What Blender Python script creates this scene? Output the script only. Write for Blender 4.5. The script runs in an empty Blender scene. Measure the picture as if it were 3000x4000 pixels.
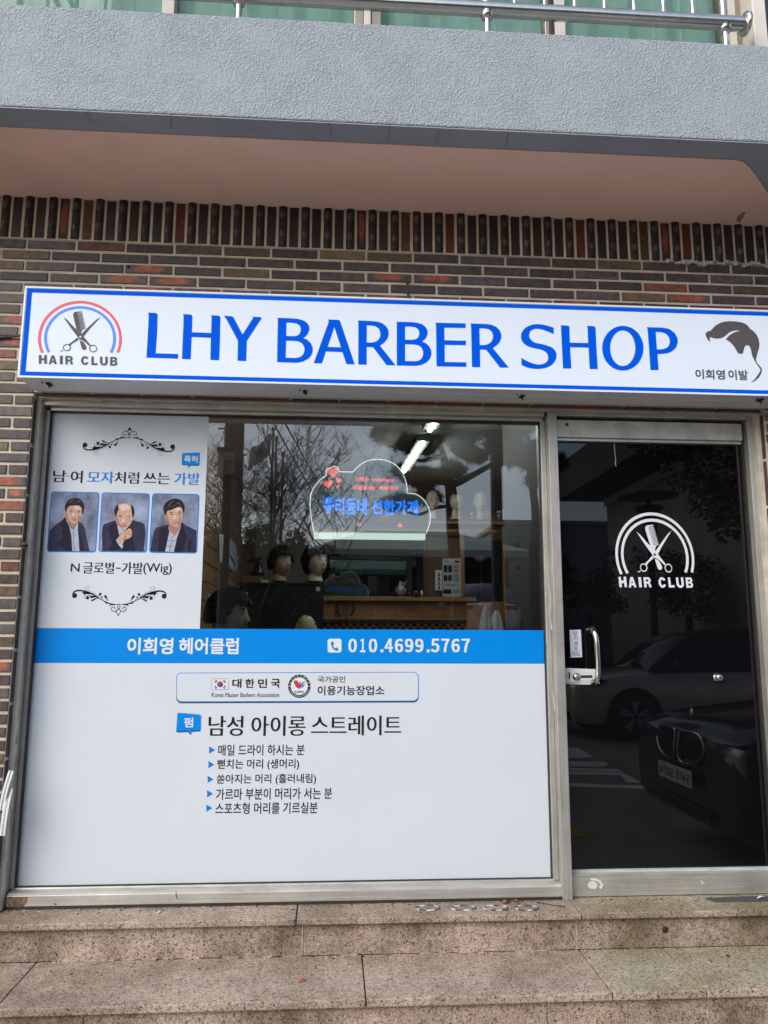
import bpy, bmesh, math, random
from mathutils import Vector, Matrix, noise
from mathutils.geometry import tessellate_polygon
R = math.radians
rnd = random.Random(7)
scene = bpy.context.scene
COL = scene.collection

# ------------------------------------------------------------------ camera
CAM = Vector((0.0, -3.3, 1.44))
FPX, YAW, PITCH, ROLL = 3005.0, R(3.77009), R(9.28390), R(0.21404)
_f = Vector((math.sin(YAW) * math.cos(PITCH), math.cos(YAW) * math.cos(PITCH), math.sin(PITCH)))
_r0 = Vector((math.cos(YAW), -math.sin(YAW), 0))
_u0 = _r0.cross(_f)
_r = math.cos(ROLL) * _r0 + math.sin(ROLL) * _u0
_u = -math.sin(ROLL) * _r0 + math.cos(ROLL) * _u0
cd = bpy.data.cameras.new('camera'); co = bpy.data.objects.new('camera', cd); COL.objects.link(co)
cd.sensor_fit = 'VERTICAL'; cd.sensor_height = 36.0; cd.lens = 36.0 * FPX / 4000.0
cd.clip_start = 0.05; cd.clip_end = 2000
M = Matrix((( _r.x, _u.x, -_f.x, CAM.x), (_r.y, _u.y, -_f.y, CAM.y), (_r.z, _u.z, -_f.z, CAM.z), (0, 0, 0, 1)))
co.matrix_world = M
scene.camera = co

# ------------------------------------------------------------------ light
world = bpy.data.worlds.new("World"); scene.world = world; world.use_nodes = True
wn = world.node_tree
for n in list(wn.nodes): wn.nodes.remove(n)
sky = wn.nodes.new('ShaderNodeTexSky'); sky.sky_type = 'NISHITA'; sky.sun_disc = False
sky.sun_elevation = R(38); sky.sun_rotation = R(224); sky.air_density = 1.0; sky.dust_density = 2.0; sky.ozone_density = 1.0
hsv = wn.nodes.new('ShaderNodeHueSaturation'); hsv.inputs['Saturation'].default_value = 0.80
bg = wn.nodes.new('ShaderNodeBackground'); bg.inputs['Strength'].default_value = 0.15
wo = wn.nodes.new('ShaderNodeOutputWorld')
wn.links.new(sky.outputs[0], hsv.inputs['Color']); wn.links.new(hsv.outputs[0], bg.inputs[0]); wn.links.new(bg.outputs[0], wo.inputs[0])
sd = bpy.data.lights.new('sun', 'SUN'); sd.energy = 1.0; sd.angle = R(40); sd.color = (1.0, 0.985, 0.96)
so = bpy.data.objects.new('sun', sd); COL.objects.link(so)
az, el = R(224), R(38)
sdir = Vector((math.sin(az) * math.cos(el), math.cos(az) * math.cos(el), math.sin(el)))
so.rotation_euler = (-sdir).to_track_quat('-Z', 'Y').to_euler(); so.location = sdir * 40
scene.view_settings.view_transform = 'Standard'; scene.view_settings.look = 'None'
scene.view_settings.gamma = 1.0; scene.view_settings.exposure = 0.93
scene.cycles.max_bounces = 10; scene.cycles.transparent_max_bounces = 16
scene.cycles.sample_clamp_indirect = 6.0; scene.cycles.caustics_reflective = False; scene.cycles.caustics_refractive = False

# ------------------------------------------------------------------ helpers
def ray(x, y):
    return _r * (x - 1500.0) - _u * (y - 2000.0) + _f * FPX
def P(x, y, Y):
    """photo pixel -> point on the plane at depth Y (the facade's glass is Y = 0)"""
    d = ray(x, y); return CAM + d * ((Y - CAM.y) / d.y)
def PZ(x, y, z):
    d = ray(x, y); return CAM + d * ((z - CAM.z) / d.z)
def V(x, y, d):
    """a thing seen in the shop glass: the point it has on the street side"""
    p = P(x, y, d); return Vector((p.x, -p.y, p.z))
def Zm(ox, oy, s):
    return lambda pts: [(ox + a / s, oy + b / s) for a, b in pts]

def srgb(r, g, b):
    f = lambda c: c / 12.92 if c <= 0.04045 else ((c + 0.055) / 1.055) ** 2.4
    return (f(r / 255), f(g / 255), f(b / 255))

MATS = {}
def mat(name, col, rough=0.6, metal=0.0, var=0.0, scale=8.0, bump=0.0, bscale=60.0, bdist=0.01, spec=0.5, emit=0.0, coat=0.0, var2=None):
    if name in MATS: return MATS[name]
    m = bpy.data.materials.new(name); m.use_nodes = True; MATS[name] = m
    nt = m.node_tree; b = nt.nodes['Principled BSDF']
    b.inputs['Base Color'].default_value = (*col, 1); b.inputs['Roughness'].default_value = rough
    b.inputs['Metallic'].default_value = metal; b.inputs['Specular IOR Level'].default_value = spec
    b.inputs['Coat Weight'].default_value = coat
    if emit:
        b.inputs['Emission Color'].default_value = (*col, 1); b.inputs['Emission Strength'].default_value = emit
    tc = nt.nodes.new('ShaderNodeTexCoord')
    if var or var2:
        nz = nt.nodes.new('ShaderNodeTexNoise'); nz.inputs['Scale'].default_value = scale; nz.inputs['Detail'].default_value = 6; nz.inputs['Roughness'].default_value = 0.6
        nt.links.new(tc.outputs['Object'], nz.inputs['Vector'])
        cr = nt.nodes.new('ShaderNodeValToRGB'); cr.color_ramp.elements[0].position = 0.32; cr.color_ramp.elements[1].position = 0.68
        c2 = var2 or tuple(min(1, c * (1 + var)) for c in col); c1 = col if var2 else tuple(c * (1 - var) for c in col)
        cr.color_ramp.elements[0].color = (*c1, 1); cr.color_ramp.elements[1].color = (*c2, 1)
        nt.links.new(nz.outputs['Fac'], cr.inputs[0]); nt.links.new(cr.outputs[0], b.inputs['Base Color'])
        if emit: nt.links.new(cr.outputs[0], b.inputs['Emission Color'])
    if bump:
        n2 = nt.nodes.new('ShaderNodeTexNoise'); n2.inputs['Scale'].default_value = bscale; n2.inputs['Detail'].default_value = 4
        nt.links.new(tc.outputs['Object'], n2.inputs['Vector'])
        bp = nt.nodes.new('ShaderNodeBump'); bp.inputs['Strength'].default_value = bump; bp.inputs['Distance'].default_value = bdist
        nt.links.new(n2.outputs['Fac'], bp.inputs['Height']); nt.links.new(bp.outputs[0], b.inputs['Normal'])
    return m

class MB:
    def __init__(s): s.v = []; s.f = []; s.m = []; s.sm = []; s.attr = []; s.uv = []; s.useattr = False
    def add(s, vs, fs, mi=0, smooth=False, col=None, uvs=None):
        o = len(s.v); s.v += [tuple(v) for v in vs]
        for k, f in enumerate(fs):
            s.f.append([o + i for i in f]); s.m.append(mi); s.sm.append(smooth)
            s.attr.append(col); s.uv.append(uvs[k] if uvs else None)
        if col is not None: s.useattr = True
        return s
    def box(s, x0, x1, y0, y1, z0, z1, mi=0, col=None, uvf=False):
        vs = [(x0, y0, z0), (x1, y0, z0), (x1, y1, z0), (x0, y1, z0), (x0, y0, z1), (x1, y0, z1), (x1, y1, z1), (x0, y1, z1)]
        fs = [(0, 1, 5, 4), (1, 2, 6, 5), (2, 3, 7, 6), (3, 0, 4, 7), (4, 5, 6, 7), (3, 2, 1, 0)]
        return s.add(vs, fs, mi, False, col, [[(0, 0), (1, 0), (1, 1), (0, 1)]] * 6 if uvf else None)
    def obox(s, c, ax, ay, az, mi=0):
        c = Vector(c); vs = []
        for k in ((-1, -1, -1), (1, -1, -1), (1, 1, -1), (-1, 1, -1), (-1, -1, 1), (1, -1, 1), (1, 1, 1), (-1, 1, 1)):
            vs.append(c + ax * k[0] + ay * k[1] + az * k[2])
        return s.add(vs, [(0, 1, 5, 4), (1, 2, 6, 5), (2, 3, 7, 6), (3, 0, 4, 7), (4, 5, 6, 7), (3, 2, 1, 0)], mi)
    def tube(s, pts, rads, n=8, mi=0, cap=True, smooth=True):
        pts = [Vector(p) for p in pts]
        if not hasattr(rads, '__len__'): rads = [rads] * len(pts)
        o = []; fs = []
        ref = Vector((0, 0, 1)); d0 = (pts[1] - pts[0]).normalized()
        if abs(d0.z) > 0.9: ref = Vector((0, 1, 0))
        a = d0.cross(ref).normalized()
        for i, p in enumerate(pts):
            d = (pts[min(i + 1, len(pts) - 1)] - pts[max(i - 1, 0)]).normalized()
            a = (a - d * a.dot(d)); a = a.normalized() if a.length > 1e-6 else d.orthogonal().normalized()
            b = d.cross(a)
            for k in range(n):
                t = 2 * math.pi * k / n; o.append(p + (a * math.cos(t) + b * math.sin(t)) * rads[i])
        for i in range(len(pts) - 1):
            for k in range(n):
                k2 = (k + 1) % n; fs.append((i * n + k, i * n + k2, (i + 1) * n + k2, (i + 1) * n + k))
        s.add(o, fs, mi, smooth)
        if cap:
            s.add(o[:n], [tuple(range(n - 1, -1, -1))], mi); s.add(o[-n:], [tuple(range(n))], mi)
        return s
    def lathe(s, c, prof, n=24, mi=0, axis='Z', smooth=True):
        c = Vector(c); vs = []; fs = []
        for (r, h) in prof:
            for k in range(n):
                t = 2 * math.pi * k / n; a, b = r * math.cos(t), r * math.sin(t)
                vs.append(c + (Vector((a, b, h)) if axis == 'Z' else Vector((a, h, b)) if axis == 'Y' else Vector((h, a, b))))
        for i in range(len(prof) - 1):
            for k in range(n):
                k2 = (k + 1) % n; fs.append((i * n + k, i * n + k2, (i + 1) * n + k2, (i + 1) * n + k))
        return s.add(vs, fs, mi, smooth)
    def ell(s, c, rx, ry, rz, nu=16, nv=10, mi=0, fn=None):
        c = Vector(c); vs = []; fs = []
        for i in range(nv + 1):
            ph = math.pi * i / nv
            for k in range(nu):
                t = 2 * math.pi * k / nu
                p = Vector((rx * math.sin(ph) * math.cos(t), ry * math.sin(ph) * math.sin(t), rz * math.cos(ph)))
                if fn: p = fn(p)
                vs.append(c + p)
        for i in range(nv):
            for k in range(nu):
                k2 = (k + 1) % nu; fs.append((i * nu + k, (i + 1) * nu + k, (i + 1) * nu + k2, i * nu + k2))
        return s.add(vs, fs, mi, True)
    def poly(s, loops, Y, mi=0):
        """flat filled shape (holes allowed) facing -Y; loops hold (X, Z)"""
        ls = [[Vector((a, b, 0)) for a, b in l] for l in loops]
        flat_ = [p for l in ls for p in l]
        tris = tessellate_polygon(ls)
        fs = []
        for t in tris:
            a, b, c = (flat_[i] for i in t)
            cr = (b - a).cross(c - a).z
            if abs(cr) < 1e-12: continue
            fs.append(t if cr > 0 else (t[0], t[2], t[1]))
        return s.add([(p.x, Y, p.y) for p in flat_], fs, mi)
    def build(s, name, mats, parent=None, smooth=None, bevel=0.0, bseg=2, weld=False):
        me = bpy.data.meshes.new(name)
        me.from_pydata(s.v, [], s.f)
        mats = mats if isinstance(mats, (list, tuple)) else [mats]
        for m in mats: me.materials.append(m)
        for i, p in enumerate(me.polygons):
            p.material_index = s.m[i]; p.use_smooth = s.sm[i] if smooth is None else smooth
        if s.useattr:
            ca = me.attributes.new('bcol', 'FLOAT_COLOR', 'CORNER')
            for i, p in enumerate(me.polygons):
                c = s.attr[i] or (1, 1, 1, 0)
                for li in p.loop_indices: ca.data[li].color = c
        if any(u is not None for u in s.uv):
            ul = me.uv_layers.new(name='UVMap')
            for i, p in enumerate(me.polygons):
                if s.uv[i]:
                    for k, li in enumerate(p.loop_indices): ul.data[li].uv = s.uv[i][k]
        me.validate()
        if weld:
            bm = bmesh.new(); bm.from_mesh(me); bmesh.ops.remove_doubles(bm, verts=bm.verts, dist=1e-5); bm.to_mesh(me); bm.free()
        o = bpy.data.objects.new(name, me); COL.objects.link(o)
        if parent is not None: o.parent = parent
        if bevel:
            md = o.modifiers.new('bevel', 'BEVEL'); md.width = bevel; md.segments = bseg; md.limit_method = 'ANGLE'; md.angle_limit = R(40)
        return o

def tag(o, label=None, cat=None, group=None, kind=None):
    if label: o['label'] = label
    if cat: o['category'] = cat
    if group: o['group'] = group
    if kind: o['kind'] = kind
    return o
def thing(name, label, cat, loc=(0, 0, 0), group=None, rz=0.0):
    o = bpy.data.objects.new(name, None); COL.objects.link(o); o.empty_display_size = 0.1
    o.location = loc; o.rotation_euler = (0, 0, rz)
    return tag(o, label, cat, group)
def atworld(o):
    """child meshes are written in world coordinates: take the parent's placing back out"""
    p = o.parent
    if p is not None:
        mw = Matrix.LocRotScale(p.location, p.rotation_euler, None)
        if p.parent is not None:
            mw = Matrix.LocRotScale(p.parent.location, p.parent.rotation_euler, None) @ mw
        o.matrix_parent_inverse = mw.inverted()
    return o

def xz(pts, Y): return [(p.x, p.z) for p in (P(a, b, Y) for a, b in pts)]
def flat(name, loops, Y, m, parent, n=0):
    """printed or cut flat shape traced in photo pixels, standing on the plane Y"""
    b = MB(); b.poly([xz(l, Y) for l in loops], Y); return b.build(name, m, parent)
def arc(cx, cy, rx, ry, a0, a1, n=24):
    return [(cx + rx * math.cos(R(a0 + (a1 - a0) * i / n)), cy + ry * math.sin(R(a0 + (a1 - a0) * i / n))) for i in range(n + 1)]
def rrect(x0, y0, x1, y1, r, n=5):
    o = []
    for cx, cy, a in ((x1 - r, y0 + r, -90), (x1 - r, y1 - r, 0), (x0 + r, y1 - r, 90), (x0 + r, y0 + r, 180)):
        o += arc(cx, cy, r, r, a, a + 90, n)
    return o
def stroke(pts, w):
    """outline of a line with changing width"""
    n = len(pts); w = w if hasattr(w, '__len__') else [w] * n
    L_, R_ = [], []
    for i in range(n):
        a, b = pts[max(i - 1, 0)], pts[min(i + 1, n - 1)]
        dx, dy = b[0] - a[0], b[1] - a[1]; l = math.hypot(dx, dy) or 1
        nx, ny = -dy / l * w[i] / 2, dx / l * w[i] / 2
        L_.append((pts[i][0] + nx, pts[i][1] + ny)); R_.append((pts[i][0] - nx, pts[i][1] - ny))
    return L_ + R_[::-1]
def smoothpts(pts, n=6):
    o = []
    for i in range(len(pts) - 1):
        p0, p1, p2, p3 = pts[max(i - 1, 0)], pts[i], pts[i + 1], pts[min(i + 2, len(pts) - 1)]
        for k in range(n):
            t = k / n
            o.append(tuple(0.5 * ((2 * p1[j]) + (-p0[j] + p2[j]) * t + (2 * p0[j] - 5 * p1[j] + 4 * p2[j] - p3[j]) * t * t + (-p0[j] + 3 * p1[j] - 3 * p2[j] + p3[j]) * t ** 3) for j in range(len(p1))))
    o.append(tuple(pts[-1])); return o

_glyph = {}
def glyphs(body, off=0.0):
    k = (body, off)
    if k not in _glyph:
        c = bpy.data.curves.new('lettering', 'FONT'); c.body = body; c.offset = off; c.resolution_u = 3
        o = bpy.data.objects.new('lettering', c); COL.objects.link(o)
        me = o.to_mesh()
        _glyph[k] = ([tuple(v.co) for v in me.vertices], [tuple(p.vertices) for p in me.polygons])
        o.to_mesh_clear(); COL.objects.unlink(o); bpy.data.objects.remove(o); bpy.data.curves.remove(c)
    return _glyph[k]
def put_text(mb, body, tl, br, Y, bold=0.0, boldx=0.0, off=0.0, mi=0, flip=False):
    """body fitted to the box tl..br (photo pixels) on plane Y; bold in em"""
    vs, fs = glyphs(body, off)
    if not vs: return
    x0, x1 = min(v[0] for v in vs), max(v[0] for v in vs); y0, y1 = min(v[1] for v in vs), max(v[1] for v in vs)
    bx = bold + boldx
    a, b_ = P(tl[0], tl[1], Y), P(br[0], br[1], Y)
    sx = (b_.x - a.x) / (x1 - x0 + 2 * bx); sz = (a.z - b_.z) / (y1 - y0 + 2 * bold)
    offs = [(0, 0)]
    if bold or boldx: offs += [(bx, bold), (-bx, bold), (bx, -bold), (-bx, -bold)]
    for k, (dx, dz) in enumerate(offs):
        q = [(a.x + (v[0] - x0 + bx + dx) * sx, Y - 2.5e-5 * k, b_.z + (v[1] - y0 + bold + dz) * sz) for v in vs]
        mb.add(q, fs, mi)
def text(name, body, tl, br, Y, m, parent, bold=0.0, boldx=0.0, off=0.0):
    b = MB(); put_text(b, body, tl, br, Y, bold, boldx, off); return b.build(name, m, parent)
def chars(name, items, Y, m, parent, bold=0.0, off=0.0):
    b = MB()
    for ch, tl, br in items: put_text(b, ch, tl, br, Y, bold, 0, off)
    return b.build(name, m, parent)
# ------------------------------------------------------------------ materials
def brick_mat():
    m = bpy.data.materials.new('glazed_brick'); m.use_nodes = True; nt = m.node_tree; b = nt.nodes['Principled BSDF']
    N = nt.nodes.new; Lk = nt.links.new
    at = N('ShaderNodeAttribute'); at.attribute_name = 'bcol'
    uv = N('ShaderNodeUVMap'); tc = N('ShaderNodeTexCoord')
    mp = N('ShaderNodeMapping'); mp.inputs['Location'].default_value = (-0.5, -0.5, 0); Lk(uv.outputs[0], mp.inputs['Vector'])
    mp.inputs['Scale'].default_value = (1.0, 0.85, 1)
    ln = N('ShaderNodeVectorMath'); ln.operation = 'LENGTH'; Lk(mp.outputs[0], ln.inputs[0])
    nz = N('ShaderNodeTexNoise'); nz.inputs['Scale'].default_value = 14; nz.inputs['Detail'].default_value = 5; Lk(tc.outputs['Object'], nz.inputs['Vector'])
    ad = N('ShaderNodeMath'); ad.operation = 'MULTIPLY_ADD'; Lk(nz.outputs['Fac'], ad.inputs[0]); ad.inputs[1].default_value = 0.35; Lk(ln.outputs['Value'], ad.inputs[2])
    mr = N('ShaderNodeMapRange'); mr.inputs['From Min'].default_value = 0.62; mr.inputs['From Max'].default_value = 0.40; Lk(ad.outputs[0], mr.inputs['Value'])
    mu = N('ShaderNodeMath'); mu.operation = 'MULTIPLY'; Lk(mr.outputs[0], mu.inputs[0]); Lk(at.outputs['Alpha'], mu.inputs[1])
    mx = N('ShaderNodeMix'); mx.data_type = 'RGBA'; Lk(mu.outputs[0], mx.inputs['Factor']); Lk(at.outputs['Color'], mx.inputs['A']); mx.inputs['B'].default_value = (0.30, 0.075, 0.035, 1)
    n2 = N('ShaderNodeTexNoise'); n2.inputs['Scale'].default_value = 45; n2.inputs['Detail'].default_value = 6; Lk(tc.outputs['Object'], n2.inputs['Vector'])
    cr = N('ShaderNodeValToRGB'); cr.color_ramp.elements[0].position = .3; cr.color_ramp.elements[1].position = .7
    cr.color_ramp.elements[0].color = (.58, .57, .57, 1); cr.color_ramp.elements[1].color = (1.45, 1.40, 1.36, 1); Lk(n2.outputs['Fac'], cr.inputs[0])
    m2 = N('ShaderNodeMix'); m2.data_type = 'RGBA'; m2.blend_type = 'MULTIPLY'; m2.inputs['Factor'].default_value = 1; Lk(mx.outputs['Result'], m2.inputs['A']); Lk(cr.outputs[0], m2.inputs['B'])
    Lk(m2.outputs['Result'], b.inputs['Base Color'])
    rr = N('ShaderNodeMapRange'); rr.inputs['To Min'].default_value = .32; rr.inputs['To Max'].default_value = .62; Lk(n2.outputs['Fac'], rr.inputs['Value']); Lk(rr.outputs[0], b.inputs['Roughness'])
    bp = N('ShaderNodeBump'); bp.inputs['Strength'].default_value = .35; bp.inputs['Distance'].default_value = .004; Lk(n2.outputs['Fac'], bp.inputs['Height']); Lk(bp.outputs[0], b.inputs['Normal'])
    b.inputs['Specular IOR Level'].default_value = .38
    return m

def granite_mat(name, moss=False, dirt=0.35):
    m = bpy.data.materials.new(name); m.use_nodes = True; nt = m.node_tree; b = nt.nodes['Principled BSDF']
    N = nt.nodes.new; Lk = nt.links.new
    tc = N('ShaderNodeTexCoord')
    nw = N('ShaderNodeTexNoise'); nw.inputs['Scale'].default_value = 90; Lk(tc.outputs['Object'], nw.inputs['Vector'])
    mw = N('ShaderNodeMix'); mw.data_type = 'RGBA'; mw.blend_type = 'LINEAR_LIGHT'; mw.inputs['Factor'].default_value = .012; Lk(tc.outputs['Object'], mw.inputs['A']); Lk(nw.outputs['Color'], mw.inputs['B'])
    vo = N('ShaderNodeTexVoronoi'); vo.inputs['Scale'].default_value = 225; Lk(mw.outputs['Result'], vo.inputs['Vector'])
    sp = N('ShaderNodeSeparateColor'); Lk(vo.outputs['Color'], sp.inputs[0])
    cr = N('ShaderNodeValToRGB'); r = cr.color_ramp
    cols = [(0, (.035, .031, .028)), (.13, (.17, .15, .135)), (.34, (.36, .29, .23)), (.58, (.50, .41, .33)), (.82, (.52, .36, .27))] if not moss else \
           [(0, (.085, .072, .052)), (.16, (.22, .195, .145)), (.38, (.42, .375, .275)), (.62, (.54, .475, .355)), (.85, (.42, .365, .245))]
    r.elements[0].position = 0; r.elements[0].color = (*cols[0][1], 1); r.elements[1].position = cols[1][0]; r.elements[1].color = (*cols[1][1], 1)
    for p, c in cols[2:]:
        e = r.elements.new(p); e.color = (*c, 1)
    Lk(sp.outputs[0], cr.inputs[0])
    v2 = N('ShaderNodeTexVoronoi'); v2.inputs['Scale'].default_value = 420; Lk(tc.outputs['Object'], v2.inputs['Vector'])
    s2 = N('ShaderNodeSeparateColor'); Lk(v2.outputs['Color'], s2.inputs[0])
    c2 = N('ShaderNodeValToRGB'); c2.color_ramp.interpolation = 'CONSTANT'
    c2.color_ramp.elements[0].color = (.45, .43, .41, 1); c2.color_ramp.elements[1].position = .16; c2.color_ramp.elements[1].color = (1, 1, 1, 1); Lk(s2.outputs[1], c2.inputs[0])
    mu = N('ShaderNodeMix'); mu.data_type = 'RGBA'; mu.blend_type = 'MULTIPLY'; mu.inputs['Factor'].default_value = 1; Lk(cr.outputs[0], mu.inputs['A']); Lk(c2.outputs[0], mu.inputs['B'])
    nd = N('ShaderNodeTexNoise'); nd.inputs['Scale'].default_value = 3.2; nd.inputs['Detail'].default_value = 9; nd.inputs['Roughness'].default_value = .68; Lk(tc.outputs['Object'], nd.inputs['Vector'])
    cd_ = N('ShaderNodeValToRGB'); cd_.color_ramp.elements[0].position = .36; cd_.color_ramp.elements[1].position = .58
    cd_.color_ramp.elements[0].color = (1 - dirt * 1.3, 1 - dirt * 1.35, 1 - dirt * 1.5, 1) if not moss else (.64, .60, .45, 1); cd_.color_ramp.elements[1].color = (1, 1, 1, 1); Lk(nd.outputs['Fac'], cd_.inputs[0])
    m3 = N('ShaderNodeMix'); m3.data_type = 'RGBA'; m3.blend_type = 'MULTIPLY'; m3.inputs['Factor'].default_value = 1; Lk(mu.outputs['Result'], m3.inputs['A']); Lk(cd_.outputs[0], m3.inputs['B'])
    Lk(m3.outputs['Result'], b.inputs['Base Color'])
    b.inputs['Roughness'].default_value = .62 if not moss else .85
    bp = N('ShaderNodeBump'); bp.inputs['Strength'].default_value = .25 if not moss else .8; bp.inputs['Distance'].default_value = .003; Lk(sp.outputs[0], bp.inputs['Height']); Lk(bp.outputs[0], b.inputs['Normal'])
    return m

def stucco_mat():
    m = bpy.data.materials.new('painted_stucco'); m.use_nodes = True; nt = m.node_tree; b = nt.nodes['Principled BSDF']
    N = nt.nodes.new; Lk = nt.links.new
    tc = N('ShaderNodeTexCoord')
    n1 = N('ShaderNodeTexNoise'); n1.inputs['Scale'].default_value = 165; n1.inputs['Detail'].default_value = 2.5; n1.inputs['Roughness'].default_value = .5; n1.inputs['Distortion'].default_value = .15; Lk(tc.outputs['Object'], n1.inputs['Vector'])
    cr = N('ShaderNodeValToRGB'); cr.color_ramp.elements[0].position = .42; cr.color_ramp.elements[1].position = .75; Lk(n1.outputs['Fac'], cr.inputs[0])
    n3 = N('ShaderNodeTexNoise'); n3.inputs['Scale'].default_value = 7; n3.inputs['Detail'].default_value = 4; Lk(tc.outputs['Object'], n3.inputs['Vector'])
    mm = N('ShaderNodeMapRange'); mm.inputs['From Min'].default_value = .35; mm.inputs['From Max'].default_value = .7; mm.inputs['To Min'].default_value = .55; mm.inputs['To Max'].default_value = 1.15; Lk(n3.outputs['Fac'], mm.inputs['Value'])
    ml = N('ShaderNodeMath'); ml.operation = 'MULTIPLY'; Lk(cr.outputs[0], ml.inputs[0]); Lk(mm.outputs[0], ml.inputs[1])
    bp = N('ShaderNodeBump'); bp.inputs['Strength'].default_value = .75; bp.inputs['Distance'].default_value = .0065; Lk(ml.outputs[0], bp.inputs['Height']); Lk(bp.outputs[0], b.inputs['Normal'])
    nb = N('ShaderNodeTexNoise'); nb.inputs['Scale'].default_value = 2.6; nb.inputs['Detail'].default_value = 7; mq = N('ShaderNodeMapping'); mq.inputs['Scale'].default_value = (1.6, 1, .35); Lk(tc.outputs['Object'], mq.inputs['Vector']); Lk(mq.outputs[0], nb.inputs['Vector'])
    c2 = N('ShaderNodeValToRGB'); c2.color_ramp.elements[0].position = .35; c2.color_ramp.elements[1].position = .7
    c2.color_ramp.elements[0].color = (.305, .342, .370, 1); c2.color_ramp.elements[1].color = (.325, .362, .386, 1); Lk(nb.outputs['Fac'], c2.inputs[0])
    Lk(c2.outputs[0], b.inputs['Base Color']); b.inputs['Roughness'].default_value = .75
    return m

def glass_mat(name, ior=1.75, tint=(1, 1, 1)):
    m = bpy.data.materials.new(name); m.use_nodes = True; nt = m.node_tree
    for n in list(nt.nodes): nt.nodes.remove(n)
    N = nt.nodes.new; Lk = nt.links.new
    o = N('ShaderNodeOutputMaterial'); mx = N('ShaderNodeMixShader'); fr = N('ShaderNodeFresnel'); fr.inputs['IOR'].default_value = ior
    tr = N('ShaderNodeBsdfTransparent'); tr.inputs[0].default_value = (*tint, 1)
    gl = N('ShaderNodeBsdfGlossy'); gl.inputs['Roughness'].default_value = 0.0
    Lk(fr.outputs[0], mx.inputs[0]); Lk(tr.outputs[0], mx.inputs[1]); Lk(gl.outputs[0], mx.inputs[2]); Lk(mx.outputs[0], o.inputs[0])
    return m
def clear_mat(name, tint=(1, 1, 1)):
    m = bpy.data.materials.new(name); m.use_nodes = True; nt = m.node_tree
    for n in list(nt.nodes): nt.nodes.remove(n)
    o = nt.nodes.new('ShaderNodeOutputMaterial'); tr = nt.nodes.new('ShaderNodeBsdfTransparent'); tr.inputs[0].default_value = (*tint, 1)
    nt.links.new(tr.outputs[0], o.inputs[0]); return m

def metal_mat(name, col, rough, sx=1, sz=60, var=.18, metal=1.0):
    """drawn metal with streaks along one direction and faint staining"""
    m = bpy.data.materials.new(name); m.use_nodes = True; nt = m.node_tree; b = nt.nodes['Principled BSDF']
    N = nt.nodes.new; Lk = nt.links.new
    tc = N('ShaderNodeTexCoord'); mp = N('ShaderNodeMapping'); mp.inputs['Scale'].default_value = (sx, 10, sz); Lk(tc.outputs['Object'], mp.inputs['Vector'])
    nz = N('ShaderNodeTexNoise'); nz.inputs['Scale'].default_value = 4; nz.inputs['Detail'].default_value = 5; Lk(mp.outputs[0], nz.inputs['Vector'])
    n2 = N('ShaderNodeTexNoise'); n2.inputs['Scale'].default_value = 9; n2.inputs['Detail'].default_value = 8; n2.inputs['Roughness'].default_value = .7; Lk(tc.outputs['Object'], n2.inputs['Vector'])
    ad = N('ShaderNodeMath'); ad.operation = 'ADD'; Lk(nz.outputs['Fac'], ad.inputs[0]); Lk(n2.outputs['Fac'], ad.inputs[1])
    cr = N('ShaderNodeValToRGB'); cr.color_ramp.elements[0].position = .38; cr.color_ramp.elements[1].position = .62
    hf = N('ShaderNodeMath'); hf.operation = 'MULTIPLY'; hf.inputs[1].default_value = .5; Lk(ad.outputs[0], hf.inputs[0]); Lk(hf.outputs[0], cr.inputs[0])
    cr.color_ramp.elements[0].color = (*[c * (1 - var) for c in col], 1); cr.color_ramp.elements[1].color = (*[min(1, c * (1 + var)) for c in col], 1)
    Lk(cr.outputs[0], b.inputs['Base Color']); b.inputs['Metallic'].default_value = metal
    mr = N('ShaderNodeMapRange'); mr.inputs['To Min'].default_value = rough - .08; mr.inputs['To Max'].default_value = rough + .12; Lk(n2.outputs['Fac'], mr.inputs['Value']); Lk(mr.outputs[0], b.inputs['Roughness'])
    return m

BRICK = brick_mat()
MORTAR = mat('mortar', (.53, .46, .345), .9, var=.16, scale=7, bump=.6, bscale=180, bdist=.004)
STUCCO = stucco_mat()
EDGE_GREY = mat('grey_edge_paint', (.29, .30, .32), .7, var=.08, scale=5, bump=.2, bscale=90, bdist=.002)
SOFFIT = mat('salmon_soffit_paint', (.90, .59, .455), .8, var=.05, scale=2.6, bump=.25, bscale=160, bdist=.002)
STEEL = metal_mat('frame_stainless', (.56, .535, .48), .40, 1, 40, .16, .7)
STEELV = metal_mat('post_stainless', (.42, .405, .365), .45, 40, 1, .16, .6)
GALV = metal_mat('galvanised_rail', (.62, .60, .53), .45, 3, 3, .22, .6)
CHROME = mat('polished_steel', (.60, .57, .52), .20, 1.0, var=.10, scale=30)
ALU = mat('anodised_aluminium', (.60, .60, .57), .38, .75, var=.06, scale=20)
PVC = mat('ivory_window_frame', (.66, .61, .53), .5, var=.08, scale=6)
BRONZE = mat('bronze_window_frame', (.30, .26, .21), .4, .6, var=.2, scale=6)
RUBBER = mat('black_sealant', (.022, .021, .02), .6, var=.3, scale=20)
CAULK = mat('old_caulk', (.50, .465, .38), .85, var=.2, scale=12, bump=.5, bscale=60, bdist=.004)
GRAN = granite_mat('pink_granite'); GRANR = granite_mat('pink_granite_riser', dirt=.5); GRANM = granite_mat('mossy_granite', True)
GLASS = glass_mat('window_glass', 2.35); GLASSU = glass_mat('upper_window_glass', 1.38, (.90, .985, .955)); CLEAR = clear_mat('glass_edge', (.9, .97, .94))
DARKGLASS = mat('black_film_glass', (.003, .003, .0035), .012, spec=.44)
WHITEVINYL = mat('white_vinyl', (.56, .60, .64), .5, var=.018, scale=1.7, spec=.25, bump=.04, bscale=9, bdist=.004)
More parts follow.
